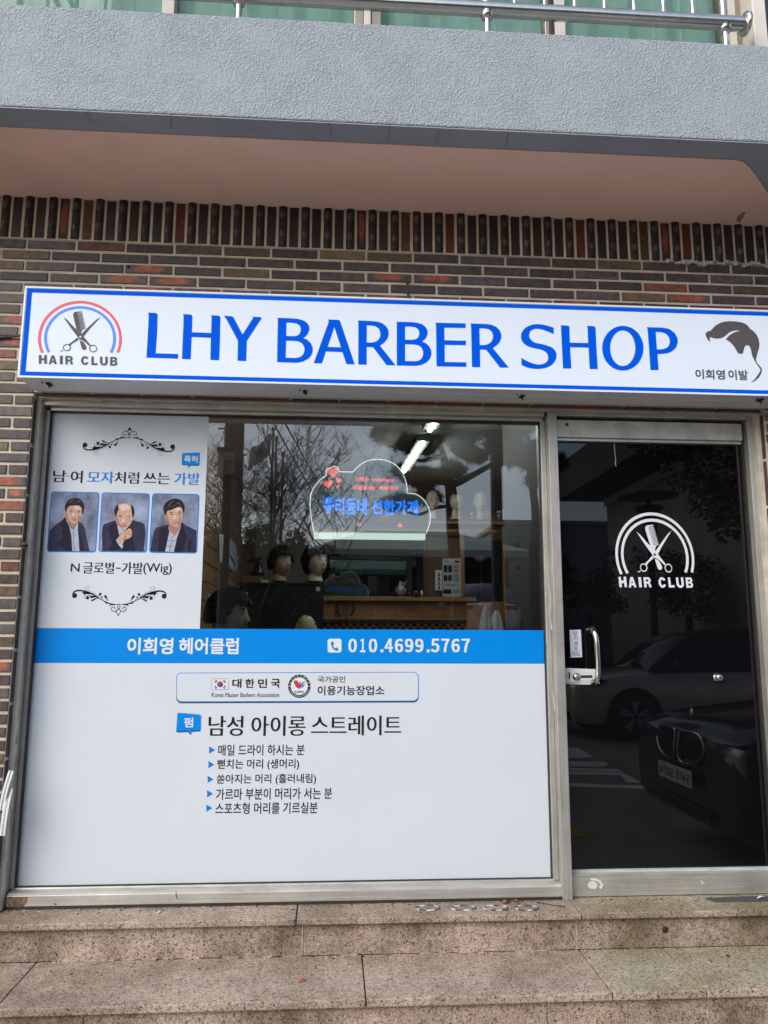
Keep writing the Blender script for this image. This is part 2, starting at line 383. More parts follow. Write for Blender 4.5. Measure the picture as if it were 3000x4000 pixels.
BLUEVINYL = mat('sky_blue_vinyl', (.0, .21, .64), .5, var=.03, scale=4, spec=.1)
BLUEINK = mat('blue_ink', (.004, .175, .58), .5, spec=.2); INK = mat('black_ink', (.016, .014, .018), .55, spec=.12); WHITEINK = mat('white_ink', (.64, .665, .685), .5, spec=.2)
BLUESHADOW = mat('dark_blue_ink', (.01, .05, .14), .5)
WOOD = mat('varnished_pine', (.34, .16, .055), .42, var=.3, scale=5)
WOODW = mat('pine_wall_boards', (.33, .19, .085), .5, var=.25, scale=4)

# ------------------------------------------------------------------ ground
g = MB(); g.add([(-200, -200, 0), (200, -200, 0), (200, 200, 0), (-200, 200, 0)], [(0, 1, 2, 3)])
tag(g.build('ground', mat('asphalt', (.235, .232, .225), .9, var=.2, scale=1.3, bump=.5, bscale=140, bdist=.006)), kind='structure')

# ------------------------------------------------------------------ the shop building
B = thing('shop_building', 'dark brick shop house with pale grey balcony above a barber shop front', 'building')
OX0, OX1, OZ0, OZ1 = -1.262, 1.903, 0.405, 2.446        # opening of the shop front
ZS = 3.336                                             # soffit
WX0, WX1 = -4.2, 5.0
YB = -0.12
def brick_col():
    t = rnd.random()
    h = 0.0
    if t < .68: c = rnd.choice([(.080, .056, .052), (.066, .046, .046), (.098, .074, .072), (.074, .050, .045), (.094, .076, .078)])
    elif t < .75: c = rnd.choice([(.19, .062, .034), (.22, .07, .038), (.165, .052, .034)])
    elif t < .86: c = rnd.choice([(.135, .088, .05), (.15, .095, .048), (.12, .075, .048)])
    else: c = (.085, .068, .066); h = 1.0
    k = rnd.uniform(.60, 1.0)
    return (c[0] * k, c[1] * k, c[2] * k, h)
wall = MB()
wall.box(WX0, OX0 + .002, -.1145, .12, 0, ZS, 1); wall.box(OX1 - .002, WX1, -.1145, .12, 0, ZS, 1); wall.box(OX0 + .002, OX1 - .002, -.1145, .12, OZ1 + .004, ZS, 1)
PIT, CRS, BH, JT = .209, .0497, .0372, .0115
row = 0
z1 = 3.128
def bbox(mb, x0, x1, z0, z1, y0=YB, y1=-.10):
    j = .0012
    mb.box(x0 + rnd.uniform(-j, j), x1 + rnd.uniform(-j, j), y0 + rnd.uniform(-.001, .001), y1, z0 + rnd.uniform(-j, j), z1 + rnd.uniform(-j, j), 0, brick_col(), True)
while z1 - BH > 0.02:
    z0 = z1 - BH; x = WX0 + (0.0 if row % 2 else PIT / 2) - PIT + .046
    while x < WX1:
        a, b_ = max(x, WX0), min(x + PIT - JT, WX1); x += PIT
        if b_ - a < .03: continue
        if z0 < OZ1 + .002:
            if a < OX0 and b_ > OX0: b_ = OX0
            elif a < OX1 and b_ > OX1: a = OX1
            elif a >= OX0 and b_ <= OX1: continue
            if b_ - a < .02: continue
        bbox(wall, a, b_, z0, z1)
    z1 -= CRS; row += 1
# brick slips lining the reveal
z = OZ1 - .02
while z > .42:
    zz = max(z - .197, .41)
    wall.box(OX0 + .0005, OX0 + .0045, -.106, -.058, zz, z, 0, (.05, .036, .034, 0), True)
    wall.box(OX1 - .0045, OX1 - .0005, -.106, -.058, zz, z, 0, (.06, .034, .030, 0), True)
    z -= .209
x = OX0 + .03
while x < OX1 - .02:
    wall.box(x, min(x + .197, OX1 - .01), -.106, -.062, OZ1 - .006, OZ1 + .0045, 0, (.085, .05, .04, 0) if rnd.random() < .7 else (.14, .05, .03, 0), True); x += .209
wall.build('brick_wall', [BRICK, MORTAR], B, bevel=.0016, bseg=1)

sc_ = MB(); x = WX0 + .01; k = 0
while x < WX1 - .05:
    c = rnd.choice([(.026, .016, .016), (.023, .015, .017), (.030, .018, .018), (.020, .013, .015)]); h = 0.
    t = rnd.random()
    if k % 2 == 0:
        if t < .07: c = (.10, .022, .016)
        elif t < .14: c = (.075, .038, .018)
        elif t < .20: h = .7
        j = rnd.uniform(-.001, .001)
        sc_.box(x + j, x + .0395 + j, YB + .001, -.10, 3.139, ZS - .009 + rnd.uniform(-.004, .004), 0, (*c, h), True)
    else:
        # moulded brick: half-round face with two knobs
        cx = x + .020; prof = []
        for i in range(7):
            a = math.pi * i / 6; prof.append((cx - .0195 * math.cos(a), YB + .004 - .014 * math.sin(a)))
        zt, zb = ZS - .004, 3.139
        vs = [(px_, py_, zb) for px_, py_ in prof] + [(px_, py_, zt) for px_, py_ in prof]
        n = len(prof)
        sc_.add(vs, [(i, i + 1, n + i + 1, n + i) for i in range(n - 1)], 0, True, (*c, 0.))
        sc_.add([vs[i] for i in range(n)], [tuple(range(n - 1, -1, -1))], 0, False, (*c, 0.))
        for zk in (3.197, 3.290):
            m0 = len(sc_.v)
            sc_.ell((cx - .002, YB - .008, zk), .0125, .013, .021, 10, 8, 0, lambda p: Vector((p.x, p.y, p.z * (1.0 if p.z < 0 else .75))))
            for q in range(len(sc_.f) - 80, len(sc_.f)): sc_.attr[q] = (c[0] * 3.2, c[1] * 3.4, c[2] * 3.4, 0.)  # knobs coloured lighter than their brick: a highlight put into the colour
    x += .0497; k += 1
sc_.build('soldier_course', [BRICK], B)
mt = MB(); mt.box(WX0, WX1, YB + .0015, -.112, 3.134, ZS - .002); mt.build('mortar_bed', MORTAR, B)

# torn mounting foam at the right of the brickwork and nails in the joints
fo = MB()
for i in range(26):
    p = P(2610 + i * 15.5, 1020 + rnd.uniform(-5, 7) + i * .5, YB - .002)
    fo.ell(p, rnd.uniform(.010, .019), rnd.uniform(.004, .010), rnd.uniform(.004, .012), 8, 6, 0, lambda q: q * rnd.uniform(.6, 1.35))
fo.build('torn_foam_strip', mat('torn_foam', (.40, .385, .35), .9, var=.35, scale=40, bump=.7, bscale=120, bdist=.006), B)
for px_, py_ in ((945, 1035), (1592, 1105), (1594, 1146), (2399, 1072), (500, 1040)):
    nl = MB(); p = P(px_, py_, YB - .006); nl.lathe(p, [(0, -.006), (.005, -.006), (.006, 0), (.004, .006), (.004, .012)], 10, 0, 'Y')
    nl.build('nail_head', mat('rusty_nail', (.06, .045, .035), .6, .5, var=.3, scale=60), B)

# ------------------------------------------------------------------ balcony
BX1 = 2.3
bal = MB()
bal.box(WX0, BX1, -.70, -.56, ZS + .001, 3.757); bal.box(WX0, BX1, -.56, .12, ZS, 3.45)
bo = bal.build('balcony', STUCCO, B, bevel=.006)
ed = MB(); ed.box(WX0, BX1 - .003, -.697, -.10, ZS - .004, ZS - .0005); ed.build('edge_band', EDGE_GREY, bo)
sf = MB()
ox = [(WX0, -.118), (WX0, -.588)] + [(1.58, -.592), (1.606, -.588), (1.628, -.577), (1.667, -.546), (1.736, -.48), (1.841, -.376), (2.10, -.118)]
sf.add([(a, b_, ZS - .008) for a, b_ in ox] + [(a, b_, ZS - .0045) for a, b_ in ox], [tuple(range(len(ox) - 1, -1, -1))] + [(i, (i + 1) % len(ox), (i + 1) % len(ox) + len(ox), i + len(ox)) for i in range(len(ox))])
sf.build('soffit', SOFFIT, bo)
for cx in ((345, 428), (352, 462), (398, 495)), ((672, 445), (664, 470), (672, 505)), ((1290, 478), (1293, 512), (1294, 538)), ((1522, 490), (1518, 530), (1520, 556)), ((1718, 512), (1703, 540), (1708, 560)), ((1988, 518), (1980, 548), (1978, 572)), ((2655, 545), (2648, 565), (2645, 580)):
    pts = [tuple(PZ(a, b_, ZS - .0055).xy) for a, b_ in smoothpts(list(cx), 4)]
    pts = [(a + rnd.uniform(-.003, .003), b_) for a, b_ in pts]
    s = stroke(pts, .0016); n = len(s) // 2; ck = MB()
    ck.add([(a, b_, ZS - .0055) for a, b_ in s], [(i, i + 1, 2 * n - 2 - i, 2 * n - 1 - i) for i in range(n - 1)])
    ck.build('hairline_crack', mat('crack_dirt', (.02, .02, .022), .9), bo)

q = MB(); l = [PZ(a, b_, ZS - .0085) for a, b_ in smoothpts([(2875, 862), (2885, 840), (2912, 826), (2905, 845), (2890, 868), (2875, 862)], 3)]
q.add([tuple(p) for p in l], [tuple(range(len(l)))]); q.build('damp_stain', mat('damp_stain_paint', (.30, .20, .16), .9, var=.5, scale=40), bo)
rl = thing('balcony_railing', None, None); rl.parent = B; del_ = [rl.pop(k, None) for k in ('label', 'category')]
hr = MB(); hr.tube([(WX0, -.67, 3.876), (1.612, -.67, 3.876)], .0285, 20); hr.lathe((1.615, -.67, 3.876), [(0, -.006), (.04, -.006), (.047, 0), (.045, .012), (.0, .014)], 20, 0, 'X')
hr.build('handrail', CHROME, rl)
for i in range(7):
    xx = 1.534 - .963 * i + (.0 if i else 0)
    if xx < WX0: break
    q = MB(); q.tube([(xx, -.668, 3.755), (xx, -.668, 3.876)], .0125, 14); q.lathe((xx, -.668, 3.836), [(.013, -.004), (.022, .0), (.024, .012), (.0285, .024)], 14)
    q.build('post', CHROME, rl)
    q = MB(); q.tube([(xx - .002, -.668, 3.876), (xx - .002, -.668, 4.5)], .0125, 14); q.build('post', CHROME, rl)
for i in range(28):
    xx = 1.405 - .1205 * i
    q = MB(); q.tube([(xx, -.67, 3.876), (xx, -.67, 4.48)], .008, 10); q.build('baluster', CHROME, rl)
hr = MB(); hr.tube([(WX0, -.67, 4.49), (1.612, -.67, 4.49)], .0285, 16); hr.build('handrail', CHROME, rl)

# upper glazing right behind the parapet
YW = -.50
uw = thing('upper_window', None, None); uw.parent = B; [uw.pop(k, None) for k in ('label', 'category')]
def xs(px_, py_=60): return P(px_, py_, YW).x
fr = MB(); fr.box(WX0, 1.72, YW - .03, YW + .05, 3.70, 3.772); fr.box(WX0, 1.72, YW - .03, YW + .05, 4.62, 4.70); fr.build('sill', PVC, uw)
for a, b_, mm in ((-420, -380, PVC), (642, 690, PVC), (1383, 1420, BRONZE), (1421, 1447, PVC), (1449, 1487, BRONZE), (2118, 2135, BRONZE), (2136, 2152, RUBBER), (2155, 2194, PVC), (2806, 2822, BRONZE), (2824, 2850, PVC), (2851, 2888, BRONZE), (-1400, -1340, PVC)):
    q = MB(); q.box(xs(a), xs(b_), YW - .035 - (0.01 if mm is PVC else 0), YW + .04, 3.76, 4.64); q.build('mullion', mm, uw, bevel=.003)
q = MB(); q.box(P(2933, 100, -.60).x, P(2985, 100, -.60).x, -.62, -.52, 3.74, 4.75); q.build('corner_post', PVC, uw, bevel=.004)
def pane(x0, x1, y0, y1, z0, z1):
    q = MB(); q.box(x0, x1, y0, y1, z0, z1)
    for i in range(1, 6): q.m[i] = 1          # only the outer face carries the reflection
    return q
pane(WX0, 1.66, YW, YW + .006, 3.77, 4.63).build('pane', [GLASSU, CLEAR], uw)
cu = MB(); n = 900; vs = []; fs = []
for i in range(n + 1):
    xx = WX0 + (1.66 - WX0) * i / n
    yy = YW + .035 + .010 * math.sin(xx * 30 + 2.0 * math.sin(xx * 5)) + .003 * math.sin(xx * 71)
    vs += [(xx, yy, 3.6), (xx, yy + .01, 4.7)]
fs = [(2 * i, 2 * i + 2, 2 * i + 3, 2 * i + 1) for i in range(n)]
cu.add(vs, fs, 0, True)
cu.build('curtain', mat('sea_green_curtain', (.58, .74, .67), .9, var=.12, scale=2.5), uw)
q = MB(); q.box(WX0, 1.70, YW + .18, YW + .30, 3.45, 4.7); q.build('inner_wall', mat('dim_plaster', (.45, .48, .45), .9), uw)
q = MB(); q.box(WX0, WX1, -.45, .3, 4.70, 7.5); q.box(BX1 + .02, WX1, -.30, .3, ZS + .002, 4.70); q.build('upper_wall', STUCCO, B)

# ------------------------------------------------------------------ granite steps
S = thing('granite_steps', 'pink speckled granite steps in front of the shop, mossy in front of the door', 'steps')
LZ, T2, T3 = .405, .270, .135
def slab(x0, x1, y0, y1, z1, th, m):
    q = MB(); q.box(x0, x1, y0, y1, z1 - th, z1)
    if m is GRANM: q.m[4] = 1
    q.build('tread_slab', [GRAN, GRANM], S, bevel=.0035)
jx = [WX0, -2.35, -.119, .967, 2.6, WX1]
for i in range(5):
    slab(jx[i] + .002, jx[i + 1] - .002, -.214, -.045 if i != 3 else -.02, LZ, .023, GRANM if i == 3 else GRAN)
j2 = [WX0, -2.2, -1.055, .128, .955, 1.28, 2.5, WX1]
for i in range(7):
    slab(j2[i] + .002, j2[i + 1] - .002, -.556, -.194, T2, .026, GRANM if i in (4, 5) else GRAN)
j3 = [WX0, -1.4, .2, 1.3, WX1]
for i in range(4): slab(j3[i] + .001, j3[i + 1] - .001, -.90, -.536, T3, .026, GRAN)
def riser(xs_, y, z0, z1):
    for i in range(len(xs_) - 1):
        q = MB(); q.box(xs_[i] + .001, xs_[i + 1] - .001, y, y + .02, z0, z1); q.build('riser_slab', GRANR, S, bevel=.0015, bseg=1)
riser([WX0, -2.3, -.095, .948, 2.4, WX1], -.194, T2, LZ - .023)
riser([WX0, -.905 - 1.2, -.78, .735, 2.2, WX1], -.537, T3, T2 - .026)
riser([WX0, -1.9, 0, 1.8, WX1], -.882, 0, T3 - .026)
q = MB(); q.box(WX0, WX1, -.17, -.05, .01, LZ - .024); q.box(WX0, WX1, -.515, -.175, .01, T2 - .027); q.box(WX0, WX1, -.86, -.52, .01, T3 - .027); q.box(WX0, WX1, -.0498, .12, .01, LZ - .03)
q.build('mortar_core', mat('joint_dirt', (.06, .052, .045), .95), S)
# white joints and a drain hole in the upper riser
q = MB()
for xx in (-.095, .948): q.box(xx - .0013, xx + .0013, -.1965, -.19, T2 + .002, LZ - .024)
for k in range(26):
    if rnd.random() < .62: q.box(-.97 + k * .073, -.97 + k * .073 + rnd.uniform(.03, .073), -.1965, -.19, T2, T2 + rnd.uniform(.0008, .0022))
tag(q.build('joint_sealant', mat('white_sealant', (.46, .39, .31), .8, var=.4, scale=30), S), kind='stuff')
q = MB(); p = P(2598, 3632, -.1945); q.lathe((p.x, -.1948, p.z), [(.0, .0), (.0125, 0), (.0125, .01)], 18, 0, 'Y'); q.build('drain_hole', mat('hole_dark', (.03, .018, .016), .9), S)  # flat dark disc set on the riser face
# ------------------------------------------------------------------ shop front: frame, pane, door
WF = thing('window_frame', None, None); WF.parent = B; [WF.pop(k, None) for k in ('label', 'category')]
GX0, GX1 = -1.236, .927
q = MB(); q.box(OX0 + .0175, GX0 - .004, -.056, .06, .42, 2.436); q.build('jamb', STEELV, WF, bevel=.002)
q = MB(); q.box(GX0 - .004, GX0 + .016, -.022, .05, .47, 2.40); q.build('glazing_bead', STEELV, WF, bevel=.002)
q = MB(); q.box(OX0 + .013, .926, -.054, .06, 2.413, 2.437); q.box(.972, 1.853, -.054, .06, 2.418, 2.437); q.build('head_rail', STEEL, WF, bevel=.002)
q = MB(); q.box(GX0 + .016, GX1, -.024, .05, 2.398, 2.4125); q.build('glazing_bead', STEEL, WF, bevel=.002)
# sill with sloping top
q = MB(); x0, x1 = -1.232, .936
pr = [(-.060, .417), (-.060, .455), (-.050, .4625), (-.016, .467), (-.016, .472), (.05, .472), (.05, .417)]
q.add([(x0, a, b_) for a, b_ in pr] + [(x1, a, b_) for a, b_ in pr], [(i, (i + 1) % 7 + 0, (i + 1) % 7 + 7, i + 7)[::-1] for i in range(7)] + [tuple(range(7)), tuple(range(13, 6, -1))])
q.build('sill', STEEL, WF, bevel=.0015)
q = MB(); q.box(.936, .976, -.072, .06, .405, 2.437); q.build('post', STEELV, WF, bevel=.002)
q = MB(); q.box(.913, .9355, -.026, .05, .472, 2.398); q.build('glazing_bead', STEELV, WF, bevel=.002)
q = MB(); q.box(1.853, 1.879, -.056, .06, .405, 2.437); q.build('jamb', STEELV, WF, bevel=.002)
q = MB(); q.box(1.8435, 1.8525, -.018, .05, .405, 2.417); q.box(GX0 + .0145, GX0 + .0195, -.0235, -.004, .475, 2.397) ; q.box(.9085, .9125, -.012, -.004, .475, 2.397); q.box(GX0 + .016, .912, -.012, -.004, .4725, .4765); q.box(GX0 + .016, .912, -.012, -.004, 2.392, 2.3975)
q.box(GX0 - .004, .93, -.0585, -.03, .4055, .4165)
q.build('seal', RUBBER, WF)
# old sealant between frame and brick
q = MB()
def ragged(xa, xb, y0, y1, za, zb, vert=True):
    n = 60
    for i in range(n):
        t0, t1 = i / n, (i + 1) / n; j = rnd.uniform(0, .004)
        if vert: q.box(xa - j * .3, xb + j, y0, y1, za + (zb - za) * t0, za + (zb - za) * t1)
        else: q.box(xa + (xb - xa) * t0, xa + (xb - xa) * t1, y0, y1, za - j, zb)
ragged(OX0 + .0045, OX0 + .0185, -.078, -.05, .41, 2.44); ragged(1.878, OX1 - .0045, -.082, -.05, .41, 2.44); ragged(OX0 + .01, OX1 - .01, -.085, -.05, 2.4365, 2.442, False)
q.build('caulk', CAULK, WF)
q = MB(); p = P(62, 3525, -.0605)
q.add([(p.x - .032, -.0608, .4185), (p.x + .03, -.0608, .4185), (p.x + .042, -.0608, .437), (p.x + .044, -.0608, .454), (p.x - .034, -.0608, .454)], [(0, 1, 2, 3, 4)])
q.build('rust_stain', mat('rust', (.05, .042, .035), .7, scale=55, var2=(.25, .15, .06)), WF)
for a, b_ in (((688, 3482), (694, 3515)), ((212, 3526), (222, 3536))):
    q = MB(); pts = smoothpts([tuple(P(*a, -.0606).xz), tuple(P((a[0] + b_[0]) / 2 - 3, (a[1] + b_[1]) / 2, -.0606).xz), tuple(P(*b_, -.0606).xz)], 3)
    q.poly([stroke(pts, [.001, .002, .003, .0035, .003, .003, .001])], -.0607)
    q.build('scuff_mark', INK, WF)
wp = pane(GX0 + .012, .914, 0.0, .006, .470, 2.402).build('window_pane', [GLASS, CLEAR], B)
for pts, w in (([(2143, 2280), (2150, 2350), (2147, 2400), (2156, 2460)], .005), ([(2160, 2700), (2166, 2780)], .003)):
    q = MB(); q.poly([stroke([tuple(P(a, b_, -.073).xz) for a, b_ in smoothpts(pts, 5)], w)], -.0735)
    q.build('paint_smear', mat('pale_smear', (.50, .48, .44), .7, var=.2, scale=30), WF)

D = thing('door', None, None); D.parent = B; [D.pop(k, None) for k in ('label', 'category')]
DX0, DX1 = .982, 1.842
q = pane(DX0, DX1, 0, .010, .49, 2.33); q.m[0] = 0; q.build('door_glass', [DARKGLASS, DARKGLASS], D)
q = MB(); q.box(DX0, DX1 - .004, -.036, .04, 2.325, 2.404); q.build('top_rail', GALV, D, bevel=.002)
q = MB(); q.box(DX0 + .002, DX1 - .003, -.022, .03, 2.3115, 2.3245); q.build('top_bead', ALU, D, bevel=.0015)
q = MB(); q.box(DX0, 1.845, -.036, .04, .408, .494); q.build('bottom_rail', STEEL, D, bevel=.002)
q = MB(); q.box(DX0 + .002, DX1, -.020, -.001, .4945, .503); q.build('bottom_bead', mat('pale_seal', (.46, .50, .47), .6, var=.2, scale=14), D)
q = MB(); q.box(DX0 - .0055, 1.8525, -.002, .05, 2.405, 2.4175); q.box(DX1 + .0003, 1.8432, .004, .05, .405, 2.405); q.build('gap_seal', RUBBER, D)
q = MB(); p = P(2215, 1658, -.036); q.lathe((p.x, -.0362, p.z), [(0, -.001), (.0068, -.001), (.0074, .002)], 16, 0, 'Y'); q.build('rail_plug', RUBBER, D)
# pull handle: bent tube
hp = [P(2312, 2462, -.004), P(2314, 2462, -.030), P(2322, 2472, -.052), P(2330, 2500, -.060), P(2334, 2560, -.060), P(2336, 2620, -.060), P(2334, 2650, -.058), P(2326, 2664, -.045), P(2318, 2664, -.026), P(2314, 2664, -.006)]
q = MB(); q.tube(smoothpts([tuple(v) for v in hp], 5), .0112, 16); h = q.build('handle', CHROME, D)
for a, b_ in ((2315, 2462), (2316, 2664)):
    q = MB(); p = P(a, b_, -.002); q.lathe((p.x, -.0005, p.z), [(0, -.006), (.0145, -.006), (.016, -.003), (.016, 0)], 18, 0, 'Y')
    q.build('washer', RUBBER, h)
# lock plate
z5 = Zm(2050, 2400, 2.5523)
lk = MB()
def plate(l, y0, y1):
    pts = xz(z5(l), y1); n = len(pts); nv = len(lk.v)
    lk.poly([pts], y1)
    lk.add([(a, y0, b_) for a, b_ in pts] + [(a, y1, b_) for a, b_ in pts], [(i, (i + 1) % n, (i + 1) % n + n, i + n) for i in range(n)])
plate([(398, 534), (728, 547), (744, 690), (720, 688), (719, 702), (402, 694)], 0, -.006)
plate(rrect(402, 556, 548, 676, 14), -.006, -.012); plate(rrect(548, 566, 700, 668, 22), -.006, -.009)
lo = lk.build('lock_plate', mat('painted_lock', (.60, .61, .60), .35, var=.05, scale=30), D)
q = MB(); q.poly([xz(z5(rrect(556, 606, 676, 634, 12)), -.0093)], -.0093); q.build('slot', RUBBER, lo)
q = MB(); p = P(2050 + 513 / 2.5523, 2400 + 622 / 2.5523, -.012)
q.lathe((p.x, -.012, p.z), [(0, -.009), (.009, -.009), (.010, -.006), (.0155, -.005), (.0165, 0)], 24, 0, 'Y'); q.build('lock_cylinder', CHROME, lo)
q = MB(); q.lathe((p.x, -.0212, p.z), [(0, -.0002), (.0028, -.0002)], 10, 0, 'Y'); q.build('keyhole', RUBBER, lo)
q = MB(); put_text(q, '자', (2214, 2627), (2219, 2637), -.0123); put_text(q, '물', (2214, 2639), (2219, 2649), -.0123); q.poly([xz([(2221, 2626), (2227, 2626), (2227, 2652), (2221, 2652)], -.0123)], -.0123); q.build('lock_lettering', INK, lo)
q = MB(); p = P(2802, 2646, -.004)
q.lathe((p.x, 0, p.z), [(0, -.030), (.0115, -.030), (.0135, -.027), (.0135, -.006), (.0175, -.005), (.0175, 0)], 22, 0, 'Y'); q.build('door_stud', CHROME, D)
q = MB(); q.poly([xz(z5([(445, 155), (559, 152), (572, 427), (458, 430)]), -.0012)], -.0012, 0)
for ch, y in (('당', 190), ('기', 237), ('세', 287), ('요', 332)):
    put_text(q, ch, *z5([(485 + (y - 190) * .03, y - 21), (525 + (y - 190) * .03, y + 21)]), -.0018, .004, 0, 0, 1)
put_text(q, 'PULL', *z5([(474, 378), (551, 402)]), -.0018, 0, .01, 0, 1)
for y in (370, 410): q.poly([xz(z5([(469, y - 1), (555, y - 3), (555, y), (469, y + 2)]), -.0018)], -.0018, 1)
q.build('pull_sticker', [WHITEVINYL, INK], D)
q = MB()
pts = smoothpts([(2399, 1728), (2402, 1770), (2405, 1800), (2403, 1812), (2408, 1822)], 4)
q.poly([stroke([tuple(P(a, b_, -.0012).xz) for a, b_ in pts], .0022)], -.0012); q.build('paint_drip', WHITEVINYL, D)
q = MB()
zz = Zm(2050, 3200, 1.746)
q.poly([xz(zz([(445, 402), (485, 404), (520, 420), (533, 448), (528, 468), (515, 478), (505, 462), (518, 448), (505, 432), (480, 420), (448, 416)]), -.0366)], -.0366)
q.poly([xz(zz([(445, 424), (470, 420), (490, 436), (495, 460), (480, 478), (450, 476), (430, 462), (430, 440)]), -.0367)], -.0367)
q.build('sticker_residue', mat('paper_residue', (.58, .57, .55), .8, var=.12, scale=60), D); q = MB()
q.poly([xz(zz([(1195, 416), (1206, 422), (1212, 430), (1226, 432), (1224, 440), (1205, 436)]), -.0366)], -.0366)
q.build('sticker_residue', mat('paper_residue', (.58, .57, .55), .8, var=.12, scale=60), D)

# the scissors emblem, drawn once in the sign's pixels
ze = Zm(130, 1160, 4.484)
LOGO = {}
LOGO['outer'] = [arc(818, 735, 734, 667, 158, 382, 48) + arc(820, 735, 686, 622, 382, 158, 48)]
LOGO['inner'] = [arc(820, 728, 630, 567, 154, 387, 48) + arc(820, 728, 581, 523, 387, 154, 48)]
sc1 = [(524, 348), (600, 405), (700, 515), (840, 640), (880, 690), (985, 820), (1005, 842), (985, 862), (970, 850), (900, 785), (830, 748), (805, 742), (770, 690), (700, 600), (590, 445)]
LOGO['blade'] = [sc1, arc(823, 699, 19, 19, 0, 360, 12)[:-1]]
LOGO['blade2'] = [[(1185, 350), (1110, 395), (985, 510), (843, 648), (885, 690), (990, 560), (1100, 440)]]
LOGO['shank'] = [[(775, 712), (800, 745), (765, 770), (690, 815), (655, 850), (610, 835), (640, 815), (690, 780)]]
LOGO['ring1'] = [arc(590, 888, 70, 62, 0, 360, 24)[:-1], arc(588, 888, 54, 46, 0, 360, 24)[:-1]]
LOGO['ring2'] = [arc(1050, 905, 70, 66, 0, 360, 24)[:-1], arc(1051, 905, 54, 50, 0, 360, 24)[:-1]]
LOGO['hook'] = [[(460, 940), (490, 944), (515, 930), (528, 935), (515, 950), (485, 958)]]
LOGO['comb'] = [[(700, 300), (712, 275), (740, 260), (850, 253), (855, 268), (768, 283), (820, 560), (918, 540), (920, 552), (870, 565), (850, 590), (840, 635), (758, 565), (700, 335)]]
for i in range(1, 16):
    t = i / 16; a = (752 + 66 * t, 283 + 277 * t); b_ = (855 + 63 * t, 262 + 278 * t)
    LOGO['tooth%d' % i] = [[(a[0], a[1] - 2), (b_[0], b_[1]), (b_[0] + 2, b_[1] + 8), (a[0] + 2, a[1] + 9)]]
LOGO['combgrip'] = [[(812, 757), (885, 790), (930, 870)] + arc(893, 890, 42, 40, -20, 150, 10) + [(848, 900)]]
# block capitals HAIR CLUB in a unit box, each with its width
def cap(ch):
    w = .30
    if ch == 'H': return .82, [[(0, 0), (.27, 0), (.27, .37), (.55, .37), (.55, 0), (.82, 0), (.82, 1), (.55, 1), (.55, .61), (.27, .61), (.27, 1), (0, 1)]]
    if ch == 'A': return .92, [[(.30, 0), (.62, 0), (.92, 1), (.65, 1), (.60, .80), (.31, .80), (.26, 1), (0, 1)], [(.455, .26), (.54, .60), (.37, .60)]]
    if ch == 'I': return .27, [[(0, 0), (.27, 0), (.27, 1), (0, 1)]]
    if ch == 'R': return .84, [[(0, 0), (.5, 0)] + arc(.5, .3, .31, .3, -80, 60, 8) + [(.66, .57), (.78, .68), (.84, 1), (.57, 1), (.53, .70), (.46, .64), (.27, .64), (.27, 1), (0, 1)], [(.27, .21), (.46, .21)] + arc(.46, .32, .09, .11, -70, 90, 6) + [(.27, .43)]]
    if ch == 'C': return .86, [arc(.43, .5, .43, .515, -25, -335, 26) + arc(.43, .5, .16, .29, -325, -35, 22)]
    if ch == 'L': return .68, [[(0, 0), (.27, 0), (.27, .77), (.68, .77), (.68, 1), (0, 1)]]
    if ch == 'U': return .84, [[(0, 0), (.27, 0), (.27, .62)] + arc(.42, .62, .15, .17, 180, 0, 10)[::1] + [(.57, 0), (.84, 0), (.84, .62)] + arc(.42, .62, .42, .40, 0, 180, 16) + [(0, .62)]]
    if ch == 'B': return .84, [[(0, 0), (.5, 0)] + arc(.5, .255, .29, .255, -80, 50, 8) + [(.66, .48)] + arc(.50, .73, .33, .27, -45, 90, 8) + [(0, 1)], [(.27, .20), (.44, .20)] + arc(.44, .295, .09, .095, -70, 90, 5) + [(.27, .39)], [(.27, .58), (.46, .58)] + arc(.46, .69, .10, .11, -70, 90, 5) + [(.27, .80)]]
# arcs run clockwise in photo pixels: U's inner bowl goes from left to right underneath
_c = cap
def cap2(ch):
    if ch == 'U': return .84, [[(0, 0), (.27, 0), (.27, .62)] + [(.42 - .15 * math.cos(R(t)), .62 + .17 * math.sin(R(t))) for t in range(15, 180, 15)] + [(.57, .62), (.57, 0), (.84, 0), (.84, .62)] + [(.42 + .42 * math.cos(R(t)), .62 + .40 * math.sin(R(t))) for t in range(12, 180, 12)] + [(0, .62)]]
    return _c(ch)
CAPS = [('H', 98, 240, 1018, 1172), ('A', 272, 415, 1024, 1180), ('I', 466, 518, 1029, 1180), ('R', 562, 697, 1033, 1184), ('C', 836, 976, 1040, 1193), ('L', 1018, 1127, 1044, 1195), ('U', 1168, 1306, 1048, 1200), ('B', 1347, 1478, 1052, 1206)]
def logo_mesh(mb, tr, keys, mi):
    for k in keys:
        mb.poly([tr(l) for l in LOGO[k]], mb.Y, mi)
def logo_caps(mb, tr, mi):
    for ch, xa, xb, ya, yb in CAPS:
        w, loops = cap2(ch)
        mb.poly([tr([(xa + (xb - xa) * a / w, ya + (yb - ya) * b_) for a, b_ in l]) for l in loops], mb.Y, mi)
TOOL = [k for k in LOGO if k not in ('outer', 'inner')]

